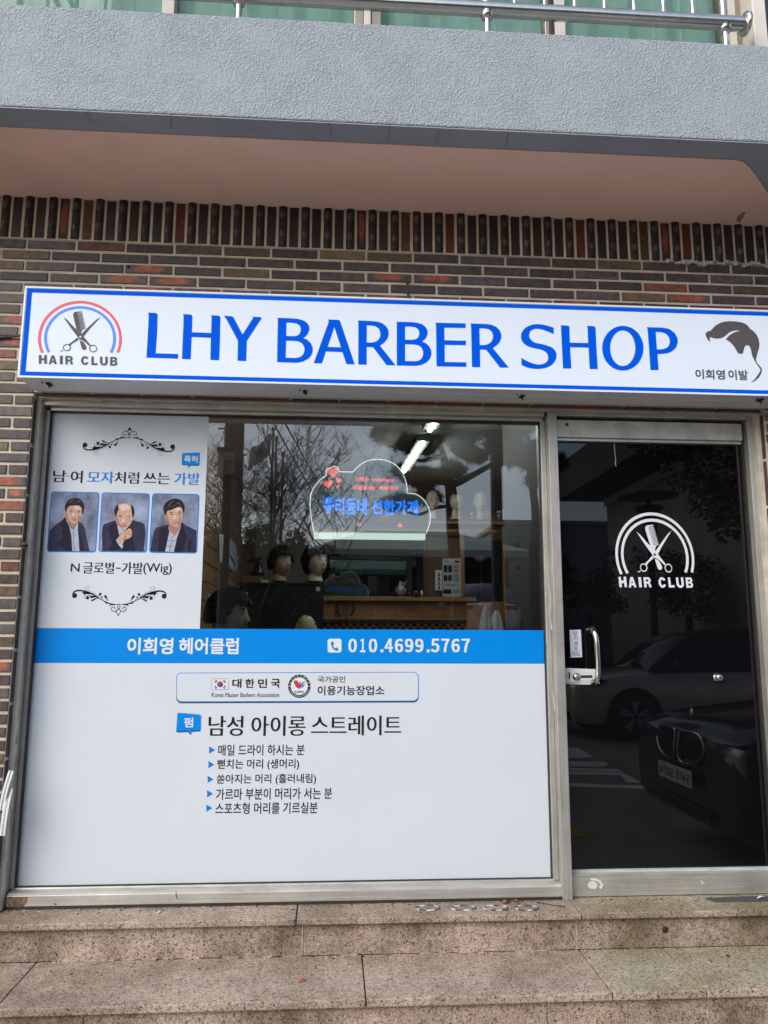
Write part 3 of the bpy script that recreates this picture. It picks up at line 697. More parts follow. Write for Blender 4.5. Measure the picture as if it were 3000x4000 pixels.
# emblem on the door: the same drawing fitted to its own place there
def on_plane(l, Y): return xz(ze(l), Y)
YS = -.297
ref = [on_plane([p], YS)[0] for p in ((85, 68), (1553, 1206))]
dst = [tuple(P(a, b_, -.0015).xz) for a, b_ in ((2360 + 107 / 4.1475, 1980 + 105 / 4.1475), (2360 + 1513 / 4.1475, 1980 + 1308 / 4.1475))]
def todoor(l):
    o = []
    for x, z in on_plane(l, YS):
        o.append((dst[0][0] + (x - ref[0][0]) / (ref[1][0] - ref[0][0]) * (dst[1][0] - dst[0][0]), dst[0][1] + (z - ref[0][1]) / (ref[1][1] - ref[0][1]) * (dst[1][1] - dst[0][1])))
    return o
q = MB(); q.Y = -.0015
logo_mesh(q, todoor, ['outer', 'inner'] + TOOL, 0); logo_caps(q, todoor, 0)
q.build('door_emblem', WHITEINK, D)

# ------------------------------------------------------------------ light box sign
SG = thing('shop_sign', 'long white light box sign with blue border and blue LHY BARBER SHOP lettering', 'sign', (0, -.2, 2.64))
sTL, sBL = P(100, 1117, YS), P(72, 1475, YS)
SX0, SX1 = -1.255, 1.925; SZ0, SZ1 = 2.4485, 2.833
SIGNW = mat('sign_face', (.52, .57, .645), .45, emit=.17, spec=.3); SIGNB = mat('sign_blue', (.0, .070, .50), .6, emit=.20, spec=.03)
SIGNG = mat('sign_grey_print', (.075, .066, .068), .5, emit=.1, spec=.2); SIGNR = mat('sign_red', (.56, .035, .05), .4, emit=.15); SIGNC = mat('sign_light_blue', (.018, .16, .62), .4, emit=.15)
q = MB(); q.box(SX0 + .002, SX1 - .002, YS + .012, -.124, SZ0 + .002, SZ1 - .002); q.box(SX0 + .001, SX1 - .001, YS + .075, YS + .0765, SZ0 + .0005, SZ1 - .001)
atworld(q.build('case', mat('sign_case', (.78, .79, .79), .40, .1, var=.05, scale=4), SG, bevel=.001, bseg=1))
q = MB(); fw = .0085
for a in ((SX0, SX1, SZ1 - fw, SZ1), (SX0, SX1, SZ0, SZ0 + fw)): q.box(a[0], a[1], YS - .004, YS + .014, a[2], a[3])
for a in ((SX0, SX0 + fw), (SX1 - fw, SX1)): q.box(a[0], a[1], YS - .004, YS + .014, SZ0 + fw, SZ1 - fw)
atworld(q.build('rim', mat('sign_rim', (.70, .72, .74), .35, var=.03, scale=5), SG, bevel=.001, bseg=1))
q = MB(); q.box(SX0 + fw, SX1 - fw, YS, YS + .004, SZ0 + fw, SZ1 - fw); atworld(q.build('face_panel', SIGNW, SG))
q = MB(); bx, bz = SX0 + fw + .002, .0
zb0, zb1 = SZ0 + fw + .001, SZ1 - fw - .001; t = .0165; tx = .019
o_ = [(bx, zb0), (SX1 - fw - .002, zb0), (SX1 - fw - .002, zb1), (bx, zb1)]
i_ = [(bx + tx, zb0 + t), (SX1 - fw - .002 - tx, zb0 + t), (SX1 - fw - .002 - tx, zb1 - t), (bx + tx, zb1 - t)]
q.poly([o_, i_], YS - .001); atworld(q.build('border', SIGNB, SG))
LET = [
 ('A', [[(92, 104), (185, 106), (205, 111), (217, 128), (212, 350), (192, 630), (484, 640), (482, 699), (73, 686), (98, 250), (102, 130)]]),
 ('A', [[(547, 122), (640, 127), (660, 134), (669, 150), (662, 357), (912, 367), (917, 160), (910, 137), (1000, 141), (1022, 148), (1031, 163), (1026, 440), (1015, 719), (901, 715), (908, 429), (659, 418), (646, 707), (532, 703), (550, 300), (555, 150)]]),
 ('A', [[(1070, 143), (1170, 149), (1190, 154), (1205, 170), (1318, 386), (1452, 178), (1448, 156), (1545, 160), (1563, 166), (1562, 182), (1373, 470), (1366, 731), (1253, 726), (1259, 468), (1110, 190), (1092, 163)]]),
 ('B', [[(108, 170), (300, 177), (380, 184), (450, 205), (500, 240), (524, 285), (524, 330), (505, 375), (480, 408), (446, 432), (500, 455), (545, 500), (570, 560), (568, 610), (548, 660), (505, 705), (440, 737), (370, 752), (107, 744), (112, 450), (117, 190)],
        [(228, 231), (300, 234), (360, 243), (400, 268), (415, 310), (410, 350), (392, 385), (360, 403), (330, 409), (225, 405)],
        [(224, 466), (330, 469), (390, 477), (435, 505), (460, 550), (462, 595), (448, 640), (415, 673), (370, 688), (340, 691), (218, 687)]]),
 ('B', [[(765, 192), (890, 196), (910, 199), (921, 210), (935, 245), (1114, 773), (1005, 770), (954, 614), (740, 606), (689, 760), (582, 756), (770, 240), (776, 215)], [(850, 290), (934, 553), (762, 547)]]),
 ('B', [[(1152, 205), (1330, 212), (1410, 220), (1470, 240), (1520, 280), (1548, 325), (1555, 370), (1545, 420), (1520, 465), (1480, 505), (1440, 530), (1642, 786), (1525, 783), (1350, 550), (1269, 548), (1268, 777), (1159, 775), (1160, 500), (1160, 225)],
        [(1270, 268), (1330, 270), (1385, 280), (1425, 310), (1446, 360), (1444, 410), (1425, 450), (1390, 478), (1345, 490), (1268, 490)]]),
 ('C', [[(-8, 122), (200, 127), (270, 136), (330, 155), (375, 190), (398, 235), (399, 280), (382, 325), (355, 358), (325, 378), (375, 398), (420, 440), (447, 495), (449, 545), (430, 600), (390, 645), (320, 680), (250, 693), (0, 688), (0, 140)],
        [(107, 183), (190, 185), (245, 195), (280, 222), (292, 262), (288, 300), (268, 335), (235, 352), (200, 356), (107, 354)],
        [(107, 413), (230, 416), (285, 428), (325, 462), (341, 510), (340, 555), (322, 598), (290, 623), (245, 634), (107, 631)]]),
 ('C', [[(499, 134), (892, 143), (892, 202), (616, 198), (618, 362), (897, 367), (896, 426), (620, 421), (621, 643), (902, 648), (902, 706), (515, 699), (508, 170)]]),
 ('C', [[(953, 145), (1140, 149), (1220, 158), (1290, 188), (1335, 235), (1355, 290), (1352, 340), (1330, 390), (1290, 432), (1244, 462), (1452, 716), (1337, 714), (1157, 484), (1078, 482), (1081, 710), (974, 708), (968, 400), (962, 170)],
        [(1070, 206), (1140, 208), (1195, 220), (1230, 248), (1246, 290), (1246, 330), (1228, 378), (1190, 410), (1140, 424), (1075, 424)]]),
 ('D', [smoothpts([(374, 122), (300, 99), (230, 88), (170, 93), (110, 118), (72, 160), (61, 205), (70, 245), (95, 278), (140, 303), (200, 320), (250, 330), (290, 348), (315, 378), (320, 412), (308, 445), (275, 466), (230, 472), (180, 464), (120, 440), (64, 409)], 3) +
        smoothpts([(67, 477), (110, 497), (170, 511), (230, 515), (300, 503), (355, 475), (390, 430), (400, 385), (390, 345), (360, 312), (310, 292), (250, 276), (200, 266), (165, 245), (143, 215), (140, 185), (152, 155), (180, 137), (220, 132), (265, 140), (310, 155), (373, 183)], 3)]),
 ('D', [[(438, 99), (500, 101), (516, 105), (523, 116), (527, 264), (701, 268), (695, 120), (687, 105), (750, 107), (766, 111), (772, 122), (780, 300), (793, 516), (716, 515), (705, 311), (530, 307), (541, 511), (462, 510), (448, 250), (443, 115)]]),
 ('D', [arc(1032, 317, 197, 213, 0, 360, 48)[:-1], arc(1031, 317, 120, 170, 0, 360, 40)[:-1]]),
 ('D', [[(1259, 117), (1400, 120), (1470, 132), (1525, 170), (1553, 220), (1556, 260), (1540, 310), (1505, 345), (1460, 364), (1400, 372), (1362, 372), (1373, 526), (1295, 525), (1280, 300), (1267, 135)],
        [(1345, 161), (1400, 164), (1445, 180), (1472, 215), (1480, 250), (1474, 285), (1455, 310), (1420, 325), (1385, 329), (1357, 328)]])]
ZL = {'A': Zm(550, 1190, 3.318), 'B': Zm(1050, 1190, 3.318), 'C': Zm(1550, 1220, 3.318), 'D': Zm(2010, 1230, 2.4397)}
q = MB()
for k, loops in LET: q.poly([xz(ZL[k](l), YS - .0012) for l in loops], YS - .0012)
atworld(q.build('lettering', SIGNB, SG))
em = thing('emblem', None, None); em.parent = SG; [em.pop(k, None) for k in ('label', 'category')]
tr = lambda l: on_plane(l, YS)
q = MB(); q.Y = YS - .0012; logo_mesh(q, tr, ['outer'], 0); atworld(q.build('red_arc', SIGNR, em))
q = MB(); q.Y = YS - .0012; logo_mesh(q, tr, ['inner'], 0); atworld(q.build('blue_arc', SIGNC, em))
q = MB(); q.Y = YS - .0012; logo_mesh(q, tr, TOOL, 0); atworld(q.build('scissors_and_comb', SIGNG, em))
q = MB(); q.Y = YS - .0012; logo_caps(q, tr, 0); atworld(q.build('lettering', SIGNG, em))
wg = [(497, 557), (440, 500), (405, 440), (393, 395), (405, 360), (430, 335), (495, 322), (540, 270), (600, 210), (680, 165), (770, 137), (880, 125), (1000, 132), (1140, 155), (1200, 178), (1250, 215), (1295, 280), (1360, 325), (1420, 390), (1465, 470), (1487, 580), (1478, 680), (1450, 760), (1430, 840), (1415, 910), (1430, 960), (1480, 1020), (1525, 1070), (1538, 1110), (1525, 1180), (1480, 1260), (1400, 1330), (1305, 1372), (1380, 1310), (1450, 1220), (1495, 1150), (1507, 1110), (1495, 1085), (1440, 1010), (1390, 930), (1340, 830), (1310, 690), (1280, 630), (1235, 610), (1195, 630), (1178, 670), (1148, 788), (1075, 787), (1045, 765), (980, 650), (900, 555), (805, 490), (870, 420), (940, 370), (1020, 340), (1098, 322), (1020, 315), (940, 325), (870, 355), (800, 420), (730, 465), (640, 482), (560, 472), (487, 445), (478, 480), (482, 510)]
zw = Zm(2680, 1230, 5.184)
q = MB(); q.poly([xz(zw(wg), YS - .0012)], YS - .0012); atworld(q.build('hair_emblem', SIGNG, SG))
q = MB(); put_text(q, '이희영', *zw([(180, 1095), (795, 1312)]), YS - .0012, .022); atworld(q.build('lettering', SIGNG, SG)); q = MB(); put_text(q, '이발', *zw([(848, 1108), (1262, 1322)]), YS - .0012, .022); atworld(q.build('lettering', SIGNG, SG))
for px_, py_ in ((193, 1500), (1192, 1530), (2038, 1548), (2968, 1562)):
    p = PZ(px_, py_, SZ0); q = MB()
    q.box(p.x - .009, p.x + .009, p.y - .017, p.y + .017, SZ0 - .004, SZ0 + .001); q.tube([(p.x, p.y + .008, SZ0 - .004), (p.x + .003, p.y - .004, SZ0 - .016), (p.x, p.y - .014, SZ0 - .005)], .0028, 8)
    q.tube([(p.x - .022, p.y - .016, SZ0 - .002), (p.x - .022, p.y - .016, SZ0 + .001)], .004, 10)
    atworld(q.build('clip', RUBBER, SG))
# cable into the sign
q = MB(); q.tube(smoothpts([(-1.9, -.128, 2.70), (-1.6, -.13, 2.672), (-1.45, -.131, 2.674), (-1.35, -.133, 2.684), (-1.254, -.16, 2.683)], 5), .0055, 10)
tag(q.build('cable', RUBBER), 'black power cable running along the brick wall into the left end of the sign', 'cable')

# ------------------------------------------------------------------ the big window graphic
WP = thing('window_poster', 'white and blue vinyl window graphic with three portraits, Korean lettering and phone number', 'poster', (0, 0, .47))
Y0, Y1, Y2, Y3 = -.0012, -.0020, -.0026, -.0032
def wpart(mb, name, m): return atworld(mb.build(name, m, WP))
zT = P(0, 0, 0)
px0, px1, pxm = -1.2285, .926, -.553
ztop, zbt, zbb, zbot = 2.4025, 1.4745, 1.3325, .4745
px1 = .9075
q = MB()
q.poly([[(px0, zbot), (px1, zbot), (px1, zbb), (px0, zbb)], ], Y0); q.poly([[(px0, zbt), (pxm, zbt), (pxm, ztop - .012), (px0, ztop - .012)]], Y0)
px0 = -1.217
q = MB()
q.poly([[(px0, zbot), (px1, zbot), (px1, zbb), (px0, zbb)]], Y0); q.poly([[(px0, zbt), (pxm, zbt), (pxm, 2.3915), (px0, 2.3915)]], Y0)
wpart(q, 'film', WHITEVINYL)
q = MB(); q.poly([[(px0, zbb), (px1, zbb), (px1, zbt), (px0, zbt)]], Y0); wpart(q, 'blue_band', BLUEVINYL)
def wtext(name, items, m):
    q = MB()
    for it in items: put_text(q, *it)
    return wpart(q, name, m)
z5b = Zm(0, 2000, 1.106); z6 = Zm(1500, 2000, 1.106)
wtext('band_lettering', [('이희영', *z5b([(552, 543), (747, 615)]), Y1, .024)], WHITEINK)
wtext('band_lettering', [('헤어클럽', *z5b([(775, 543), (1030, 615)]), Y1, .024)], WHITEINK)
q = MB(); xa = 1361; pitch = (1805 - 1361) / 12.2
xx = xa
for ch in '010.4699.5767':
    if ch == '.':
        q.poly([xz([(xx + 6, 2537), (xx + 17, 2537), (xx + 17, 2548), (xx + 6, 2548)], Y1)], Y1); xx += 22
    else:
        fw_ = chr(ord(ch) + 0xFEE0); w = 33.0
        if ch == '1': put_text(q, fw_, (xx + 6, 2495), (xx + 27, 2548), Y1, .014, .03)
        else: put_text(q, fw_, (xx, 2495), (xx + w, 2548), Y1, .014, .03)
        xx += 39.8
wpart(q, 'phone_number', WHITEINK)
q = MB(); q.poly([xz(rrect(1280, 2495, 1334, 2549, 9), Y1)], Y1, 0)
q.poly([xz(smoothpts([(1294, 2507), (1301, 2506), (1305, 2516), (1300, 2521), (1309, 2532), (1315, 2528), (1322, 2535), (1320, 2541), (1310, 2541), (1299, 2532), (1292, 2518)], 3), Y2)], Y2, 1)
atworld(q.build('phone_icon', [WHITEINK, BLUEVINYL], WP))
z1 = Zm(170, 1620, 2.5136)
def serif(items, name, m): return wtext(name, [(b, *z1(bb), Y1, 0., .023, -.003) for b, bb in items], m)
serif([('남', [(97, 545), (222, 662)]), ('·', [(233, 596), (246, 610)]), ('여', [(270, 548), (380, 672)])], 'title_lettering', INK)
serif([('처럼', [(700, 560), (935, 678)]), ('쓰는', [(985, 567), (1240, 683)])], 'title_lettering', INK)
serif([('모자', [(433, 553), (690, 675)])], 'title_lettering', BLUEINK)
serif([('가발', [(1285, 568), (1535, 690)])], 'title_lettering', BLUEINK)
wtext('caption_lettering', [('N', *z5b([(307, 222), (343, 258)]), Y1, .0, .012), ('글로벌', *z5b([(360, 215), (492, 266)]), Y1, 0, .022, -.003), ('-', *z5b([(502, 240), (521, 245)]), Y1), ('가발', *z5b([(527, 217), (617, 268)]), Y1, 0, .022, -.003), ('(Wig)', *z5b([(620, 220), (741, 272)]), Y1, 0, .01)], INK)
def bubble(name, zf, l, sh, body, tb):
    q = MB(); q.poly([xz(zf([(a + sh[0], b_ + sh[1]) for a, b_ in l]), Y1)], Y1, 1); q.poly([xz(zf(l), Y2)], Y2, 0); put_text(q, body, *zf(tb), Y3, .018, 0, 0, 2)
    atworld(q.build(name, [BLUEVINYL, BLUESHADOW, WHITEINK], WP))
bubble('speech_bubble', z1, [(1362, 382), (1372, 378), (1525, 369), (1535, 376), (1531, 487), (1524, 493), (1445, 491), (1418, 514), (1418, 488), (1366, 485), (1357, 478)], (-1, 9), '특허', [(1383, 400), (1512, 470)])
z4 = Zm(660, 2600, 1.6265)
bubble('speech_bubble', z4, [(54, 302), (62, 299), (196, 311), (203, 318), (202, 402), (196, 409), (142, 412), (142, 434), (120, 414), (52, 416), (46, 410)], (0, 9), '펌', [(97, 330), (152, 392)])
q = MB(); o_ = rrect(46, 40, 1586, 226, 34, 8)
def sk(l): return [(a, b_ + (1586 - a) * .0035) for a, b_ in l]
q.poly([xz(z4(sk([(a, b_ + 8) for a, b_ in o_])), Y1)], Y1, 1); q.poly([xz(z4(sk(o_)), Y2 + .0003)], Y2 + .0003, 0); q.poly([xz(z4(sk(rrect(50, 44, 1582, 222, 31, 8))), Y2)], Y2, 2)
atworld(q.build('banner', [BLUEINK, BLUESHADOW, WHITEVINYL], WP))
# flag
q = MB(); q.poly([xz(z4(sk([(272, 78), (380, 78), (378, 148), (271, 150)])), Y3)], Y3, 0); q.poly([xz(z4(sk([(274, 80), (378, 80), (376, 146), (273, 148)])), Y3 - .0003)], Y3 - .0003, 1)
cx, cy, rr = 325, 114, 19
Yf = Y3 - .0006
q.poly([xz(z4(sk(arc(cx, cy, rr, rr, 0, 360, 24)[:-1])), Yf)], Yf, 2)
q.poly([xz(z4(sk(arc(cx, cy, rr, rr, 200, 20, 14)[::1] + arc(cx + rr / 2 * .94, cy + rr / 2 * .34, rr / 2, rr / 2, 20, -160, 8) + arc(cx - rr / 2 * .94, cy - rr / 2 * .34, rr / 2, rr / 2, 20, 200, 8))), Yf - .0002)], Yf - .0002, 3)
for bx_, by_, s, brk in ((298, 96, 1, ()), (353, 96, -1, (0, 2)), (297, 133, -1, (1,)), (353, 132, 1, (0, 1, 2))):
    dx, dy = math.cos(R(56 * s)), -math.sin(R(56 * s)) * -1
    ux, uy = (.55, -.83) if s == 1 else (.55, .83)
    nx, ny = -uy, ux
    for k in (-1, 0, 1):
        c0 = (bx_ + nx * k * 5, by_ + ny * k * 5)
        seg = [(-10, 10)] if (k + 1) not in brk else [(-10, -1), (1, 10)]
        for s0, s1 in seg: q.poly([xz(z4(sk(stroke([(c0[0] + ux * s0, c0[1] + uy * s0), (c0[0] + ux * s1, c0[1] + uy * s1)], 3.2))), Yf)], Yf, 0)
atworld(q.build('flag_print', [INK, WHITEINK, mat('flag_red', (.50, .02, .04), .5), mat('flag_blue', (.01, .05, .30), .5)], WP))
q = MB()
for i, ch in enumerate('대한민국'): put_text(q, ch, *z4([(403 + i * 82, 84), (460 + i * 82, 141)]), Y3, .024)
put_text(q, 'Korea Master Barbers Association', *z4([(272, 172), (700, 200)]), Y3, 0, .008)
wpart(q, 'banner_lettering', INK)
q = MB(); put_text(q, '국가공인', *z4([(945, 67), (1120, 108)]), Y3, .01); put_text(q, '이용기능장업소', *z4([(945, 128), (1368, 188)]), Y3, .016)
wpart(q, 'banner_lettering', INK)
q = MB(); cx, cy = 828, 131
Ya, Yb, Yc = Y3, Y3 - .0003, Y3 - .0006
q.poly([xz(z4(arc(cx, cy, 71, 74, 0, 360, 40)[:-1]), Ya)], Ya, 0); q.poly([xz(z4(arc(cx, cy, 54, 56, 0, 360, 36)[:-1]), Yb)], Yb, 1)
q.poly([xz(z4([(792, 105), (800, 93), (815, 95), (826, 112), (842, 96), (826, 148), (806, 135)]), Yc)], Yc, 2); q.poly([xz(z4([(832, 125), (868, 93), (846, 128), (826, 150)]), Yc - .0002)], Yc - .0002, 3); q.poly([xz(z4([(848, 130), (876, 105), (852, 136), (838, 146)]), Yc)], Yc, 3)
put_text(q, 'KHMA', *z4([(798, 159), (858, 175)]), Yc, 0, .02, 0, 0)
for i, ch in enumerate('대한민국이용장회'):
    a = -160 + i * 20; cxx, cyy = cx + 62 * math.cos(R(a)), cy + 64 * math.sin(R(a)); put_text(q, ch, *z4([(cxx - 6, cyy - 6), (cxx + 6, cyy + 6)]), Yb, 0, 0, 0, 1)
for a in (0, 180):
    q.poly([xz(z4(arc(cx + 62 * math.cos(R(a)), cy, 4, 4, 0, 360, 10)[:-1]), Yb)], Yb, 1)
for i, ch in enumerate('KoreaHairdresserMasterAssociation'):
    a = 165 - i * 4.6; cxx, cyy = cx + 62 * math.cos(R(a)), cy + 65 * math.sin(R(a)); put_text(q, ch, *z4([(cxx - 2, cyy - 3), (cxx + 2, cyy + 3)]), Yb, 0, 0, 0, 1)
atworld(q.build('round_emblem', [INK, WHITEINK, MATS['flag_red'], MATS['flag_blue']], WP))
wtext('heading_lettering', [('남성', *z4([(253, 320), (470, 446)]), Y1, 0, .022, -.003), ('아이롱', *z4([(525, 320), (868, 446)]), Y1, 0, .022, -.003)], INK)
wtext('heading_lettering', [('스트레이트', *z4([(905, 318), (1476, 442)]), Y1, 0, .022, -.003)], INK)
for body, a, b_ in (('매일 드라이 하시는 분', (853, 2909), (1189, 2950)), ('뻗치는 머리 (생머리)', (850, 2966), (1168, 3007)), ('쏟아지는 머리 (흘러내림)', (847, 3024), (1234, 3064)), ('가르마 부분이 머리가 서는 분', (845, 3080), (1297, 3121)), ('스포츠형 머리를 기르실분', (842, 3136), (1240, 3177))):
    wtext('list_lettering', [(body, a, b_, Y1, .010)], INK)
    xm = a[0] - 36; ym = (a[1] + b_[1]) / 2
    q = MB(); q.poly([xz([(xm, ym - 14), (xm + 23, ym), (xm, ym + 14)], Y1)], Y1); wpart(q, 'bullet', BLUEINK)

# scroll ornaments
zo = Zm(300, 1640, 3.95)
def petal(a, b_, w):
    n = 10; o = []
    return stroke([(a[0] + (b_[0] - a[0]) * i / n, a[1] + (b_[1] - a[1]) * i / n + math.sin(math.pi * i / n) * 8) for i in range(n + 1)], [w * (.5 + .5 * math.sin(math.pi * min(1, i / n * 1.15 + .12))) * (1 - .75 * i / n) for i in range(n + 1)])
orn = [arc(127, 388, 37, 37, 0, 360, 20)[:-1],
       stroke(smoothpts([(93, 392, 8), (103, 430, 18), (140, 457, 22), (210, 465, 22), (300, 448, 26), (400, 415, 20), (500, 360, 13), (600, 313, 11), (700, 283, 9), (812, 273, 5)], 5), [p[2] for p in smoothpts([(93, 392, 8), (103, 430, 18), (140, 457, 22), (210, 465, 22), (300, 448, 26), (400, 415, 20), (500, 360, 13), (600, 313, 11), (700, 283, 9), (812, 273, 5)], 5)]),
       [(218, 428), (255, 425), (272, 390), (290, 415), (335, 412), (400, 420), (430, 412), (330, 450), (235, 458), (248, 440)],
       petal((390, 318), (500, 362), 30), petal((365, 372), (490, 370), 42), [(298, 345), (322, 340), (345, 336), (350, 368), (335, 385), (312, 380)], stroke([(265, 355), (300, 385), (370, 392), (440, 378), (500, 358)], [2, 5, 9, 7, 3]),
       petal((580, 402), (640, 318), 42), [(490, 395), (520, 400), (533, 432), (502, 442), (492, 418)], petal((525, 385), (560, 345), 26), petal((597, 296), (700, 268), 22), [(662, 250), (700, 264), (765, 268), (740, 282), (690, 284)],
       stroke(smoothpts([(500, 372), (420, 430), (290, 485), (272, 512), (300, 536), (330, 524), (326, 503), (312, 498)], 4), 4)]
cen = [stroke([(817, 113), (795, 150), (783, 178), (798, 205), (815, 210), (832, 202), (848, 175), (838, 150), (817, 113)], 9),
       stroke([(811, 203), (796, 225), (790, 248), (808, 295), (825, 255), (832, 240), (825, 222), (811, 203)], 8)]
curl = stroke(smoothpts([(788, 190), (765, 177), (738, 177), (710, 192), (703, 215), (718, 237), (742, 237), (756, 222), (750, 207)], 3), 9)
cX = P(*zo([(812, 273)])[0], Y1).x
def flipped(pts): return [(2 * cX - x, z) for x, z in pts]
full = []
tilt = lambda l: [(x, z + (x - cX) * 0.0) for x, z in l]
for l in orn + [curl]:
    a = xz(zo(l), Y1); full.append(a); full.append(flipped(a)[::-1])
for l in cen: full.append(xz(zo(l), Y1))
q = MB()
for l in full: q.poly([l], Y1)
wpart(q, 'scroll_ornament', INK)
tip = P(*z5b([(512, 449)])[0], Y1); zs_ = [z for l in full for _, z in l]; zmax = max(zs_)
e0, e1 = P(*z5b([(312, 350)])[0], Y1).x, P(*z5b([(720, 350)])[0], Y1).x
xs_ = [x for l in full for x, _ in l]; k = (e1 - e0) / (max(xs_) - min(xs_)); cm = (e0 + e1) / 2
q = MB()
for l in full: q.poly([[(cm + (x - cX) * k, tip.z - (z - zmax) * k) for x, z in l][::-1]], Y1)
wpart(q, 'scroll_ornament', INK)

# portraits: flat printed pictures
SK = mat('print_skin', (.50, .31, .23), .5, spec=.12, var=.14, scale=70); SKS = mat('print_skin_shade', (.33, .175, .12), .5, spec=.12); SKL = mat('print_skin_light', (.62, .45, .38), .5, spec=.12)
HAIRP = mat('print_hair', (.016, .015, .016), .5, spec=.12, var=.4, scale=90); JK = mat('print_jacket', (.030, .028, .058), .5, spec=.12, var=.25, scale=30); JKD = mat('print_jacket_fold', (.014, .013, .026), .5, spec=.12)
SH = mat('print_shirt', (.36, .40, .48), .5, spec=.12, var=.18, scale=80); SHD = mat('print_shirt_shade', (.16, .18, .25), .5, spec=.12)
BACK = mat('print_backdrop', (.07, .075, .12), .5, spec=.12, scale=9, var2=(.30, .36, .50)); LIP = mat('print_lip', (.34, .12, .10), .5, spec=.12)
def portrait(zf, fr_o, fr_i, layers):
    q = MB(); mats = [BLUEINK]
    def lay(m, l, k):
        if m not in mats: mats.append(m)
        q.poly([xz(zf(l), Y1 - .00012 * k)], Y1 - .00012 * k, mats.index(m))
    lay(BLUEINK, fr_o, 0); lay(BACK, fr_i, 1)
    for k, (m, l) in enumerate(layers): lay(m, l, k + 2)
    atworld(q.build('portrait', mats, WP))
HL = mat('print_hair_light', (.060, .056, .058), .5, spec=.12)
def quadr(tl, tr_, br, bl, r=.06):
    """rounded frame between four corner pixels"""
    o = []
    for u, v in rrect(0, 0, 1, 1, r, 4):
        x = (tl[0] * (1 - u) + tr_[0] * u) * (1 - v) + (bl[0] * (1 - u) + br[0] * u) * v; y = (tl[1] * (1 - u) + tr_[1] * u) * (1 - v) + (bl[1] * (1 - u) + br[1] * u) * v
        o.append((x, y))
    return o
S3 = lambda l: smoothpts(l + [l[0]], 3)[:-1]
zp = Zm(170, 1900, 5.184)
portrait(zp, quadr((152, 100), (1137, 118), (1063, 1338), (62, 1328)), quadr((170, 122), (1116, 138), (1044, 1316), (86, 1308), .045), [
    (JK, [(90, 1308), (100, 1080), (122, 905), (200, 810), (300, 735), (400, 665), (440, 615), (700, 712), (765, 738), (820, 805), (850, 880), (862, 980), (890, 1120), (930, 1312)]),
    (JKD, [(440, 625), (400, 690), (350, 790), (400, 850), (360, 880), (470, 1190), (500, 1000)]), (JKD, [(480, 760), (545, 900), (575, 1310), (470, 1310), (300, 1150), (420, 1000)]), (JKD, [(700, 850), (760, 1000), (830, 1310), (730, 1310), (700, 1000)]),
    (SH, [(452, 672), (520, 800), (565, 1000), (582, 1309), (724, 1311), (716, 1100), (702, 950), (694, 840), (700, 720), (640, 800)]),
    (SHD, [(600, 880), (620, 960), (620, 1150), (650, 1300), (630, 1300), (606, 1150), (600, 960)]), (SHD, [(520, 790), (545, 770), (610, 850), (610, 885), (570, 860)]),
    (SKS, [(470, 650), (500, 760), (600, 850), (615, 880), (660, 800), (690, 700)]),
    (SK, S3([(440, 470), (440, 600), (470, 680), (530, 730), (600, 755), (665, 740), (715, 690), (752, 620), (785, 550), (790, 470), (765, 390), (650, 375), (520, 395), (455, 450)])),
    (SKS, S3([(445, 490), (452, 620), (500, 710), (580, 752), (530, 700), (490, 620), (475, 540)])), (SKL, S3([(600, 400), (690, 395), (745, 420), (720, 470), (640, 460)])), (SKL, S3([(600, 500), (632, 590), (590, 600), (575, 560)])),
    (HAIRP, S3([(440, 500), (430, 410), (460, 330), (520, 268), (600, 240), (680, 234), (745, 258), (795, 325), (822, 400), (818, 460), (790, 545), (772, 550), (774, 470), (750, 415), (690, 385), (580, 388), (515, 405), (482, 450), (460, 520)])),
    (HL, [(500, 330), (560, 275), (650, 255), (600, 285), (530, 345)]), (HL, [(650, 300), (720, 285), (770, 340), (735, 330), (690, 318)]), (HL, [(560, 345), (640, 330), (700, 350), (640, 345)]),
    (SKS, S3([(700, 560), (735, 600), (715, 660), (690, 690), (705, 630)])),
    (HAIRP, [(520, 485), (545, 470), (600, 482), (600, 491), (545, 482)]), (HAIRP, [(672, 497), (715, 490), (748, 506), (740, 512), (700, 502)]), (HAIRP, [(535, 518), (565, 508), (595, 520), (565, 524)]), (HAIRP, [(680, 530), (705, 522), (735, 532), (705, 536)]),
    (SKS, [(575, 598), (610, 622), (660, 606), (640, 622), (600, 626)]), (LIP, S3([(555, 645), (605, 655), (675, 658), (620, 690), (580, 675)])), (SKL, [(572, 651), (610, 662), (655, 662), (610, 672)])])
zq = Zm(370, 1900, 3.770)
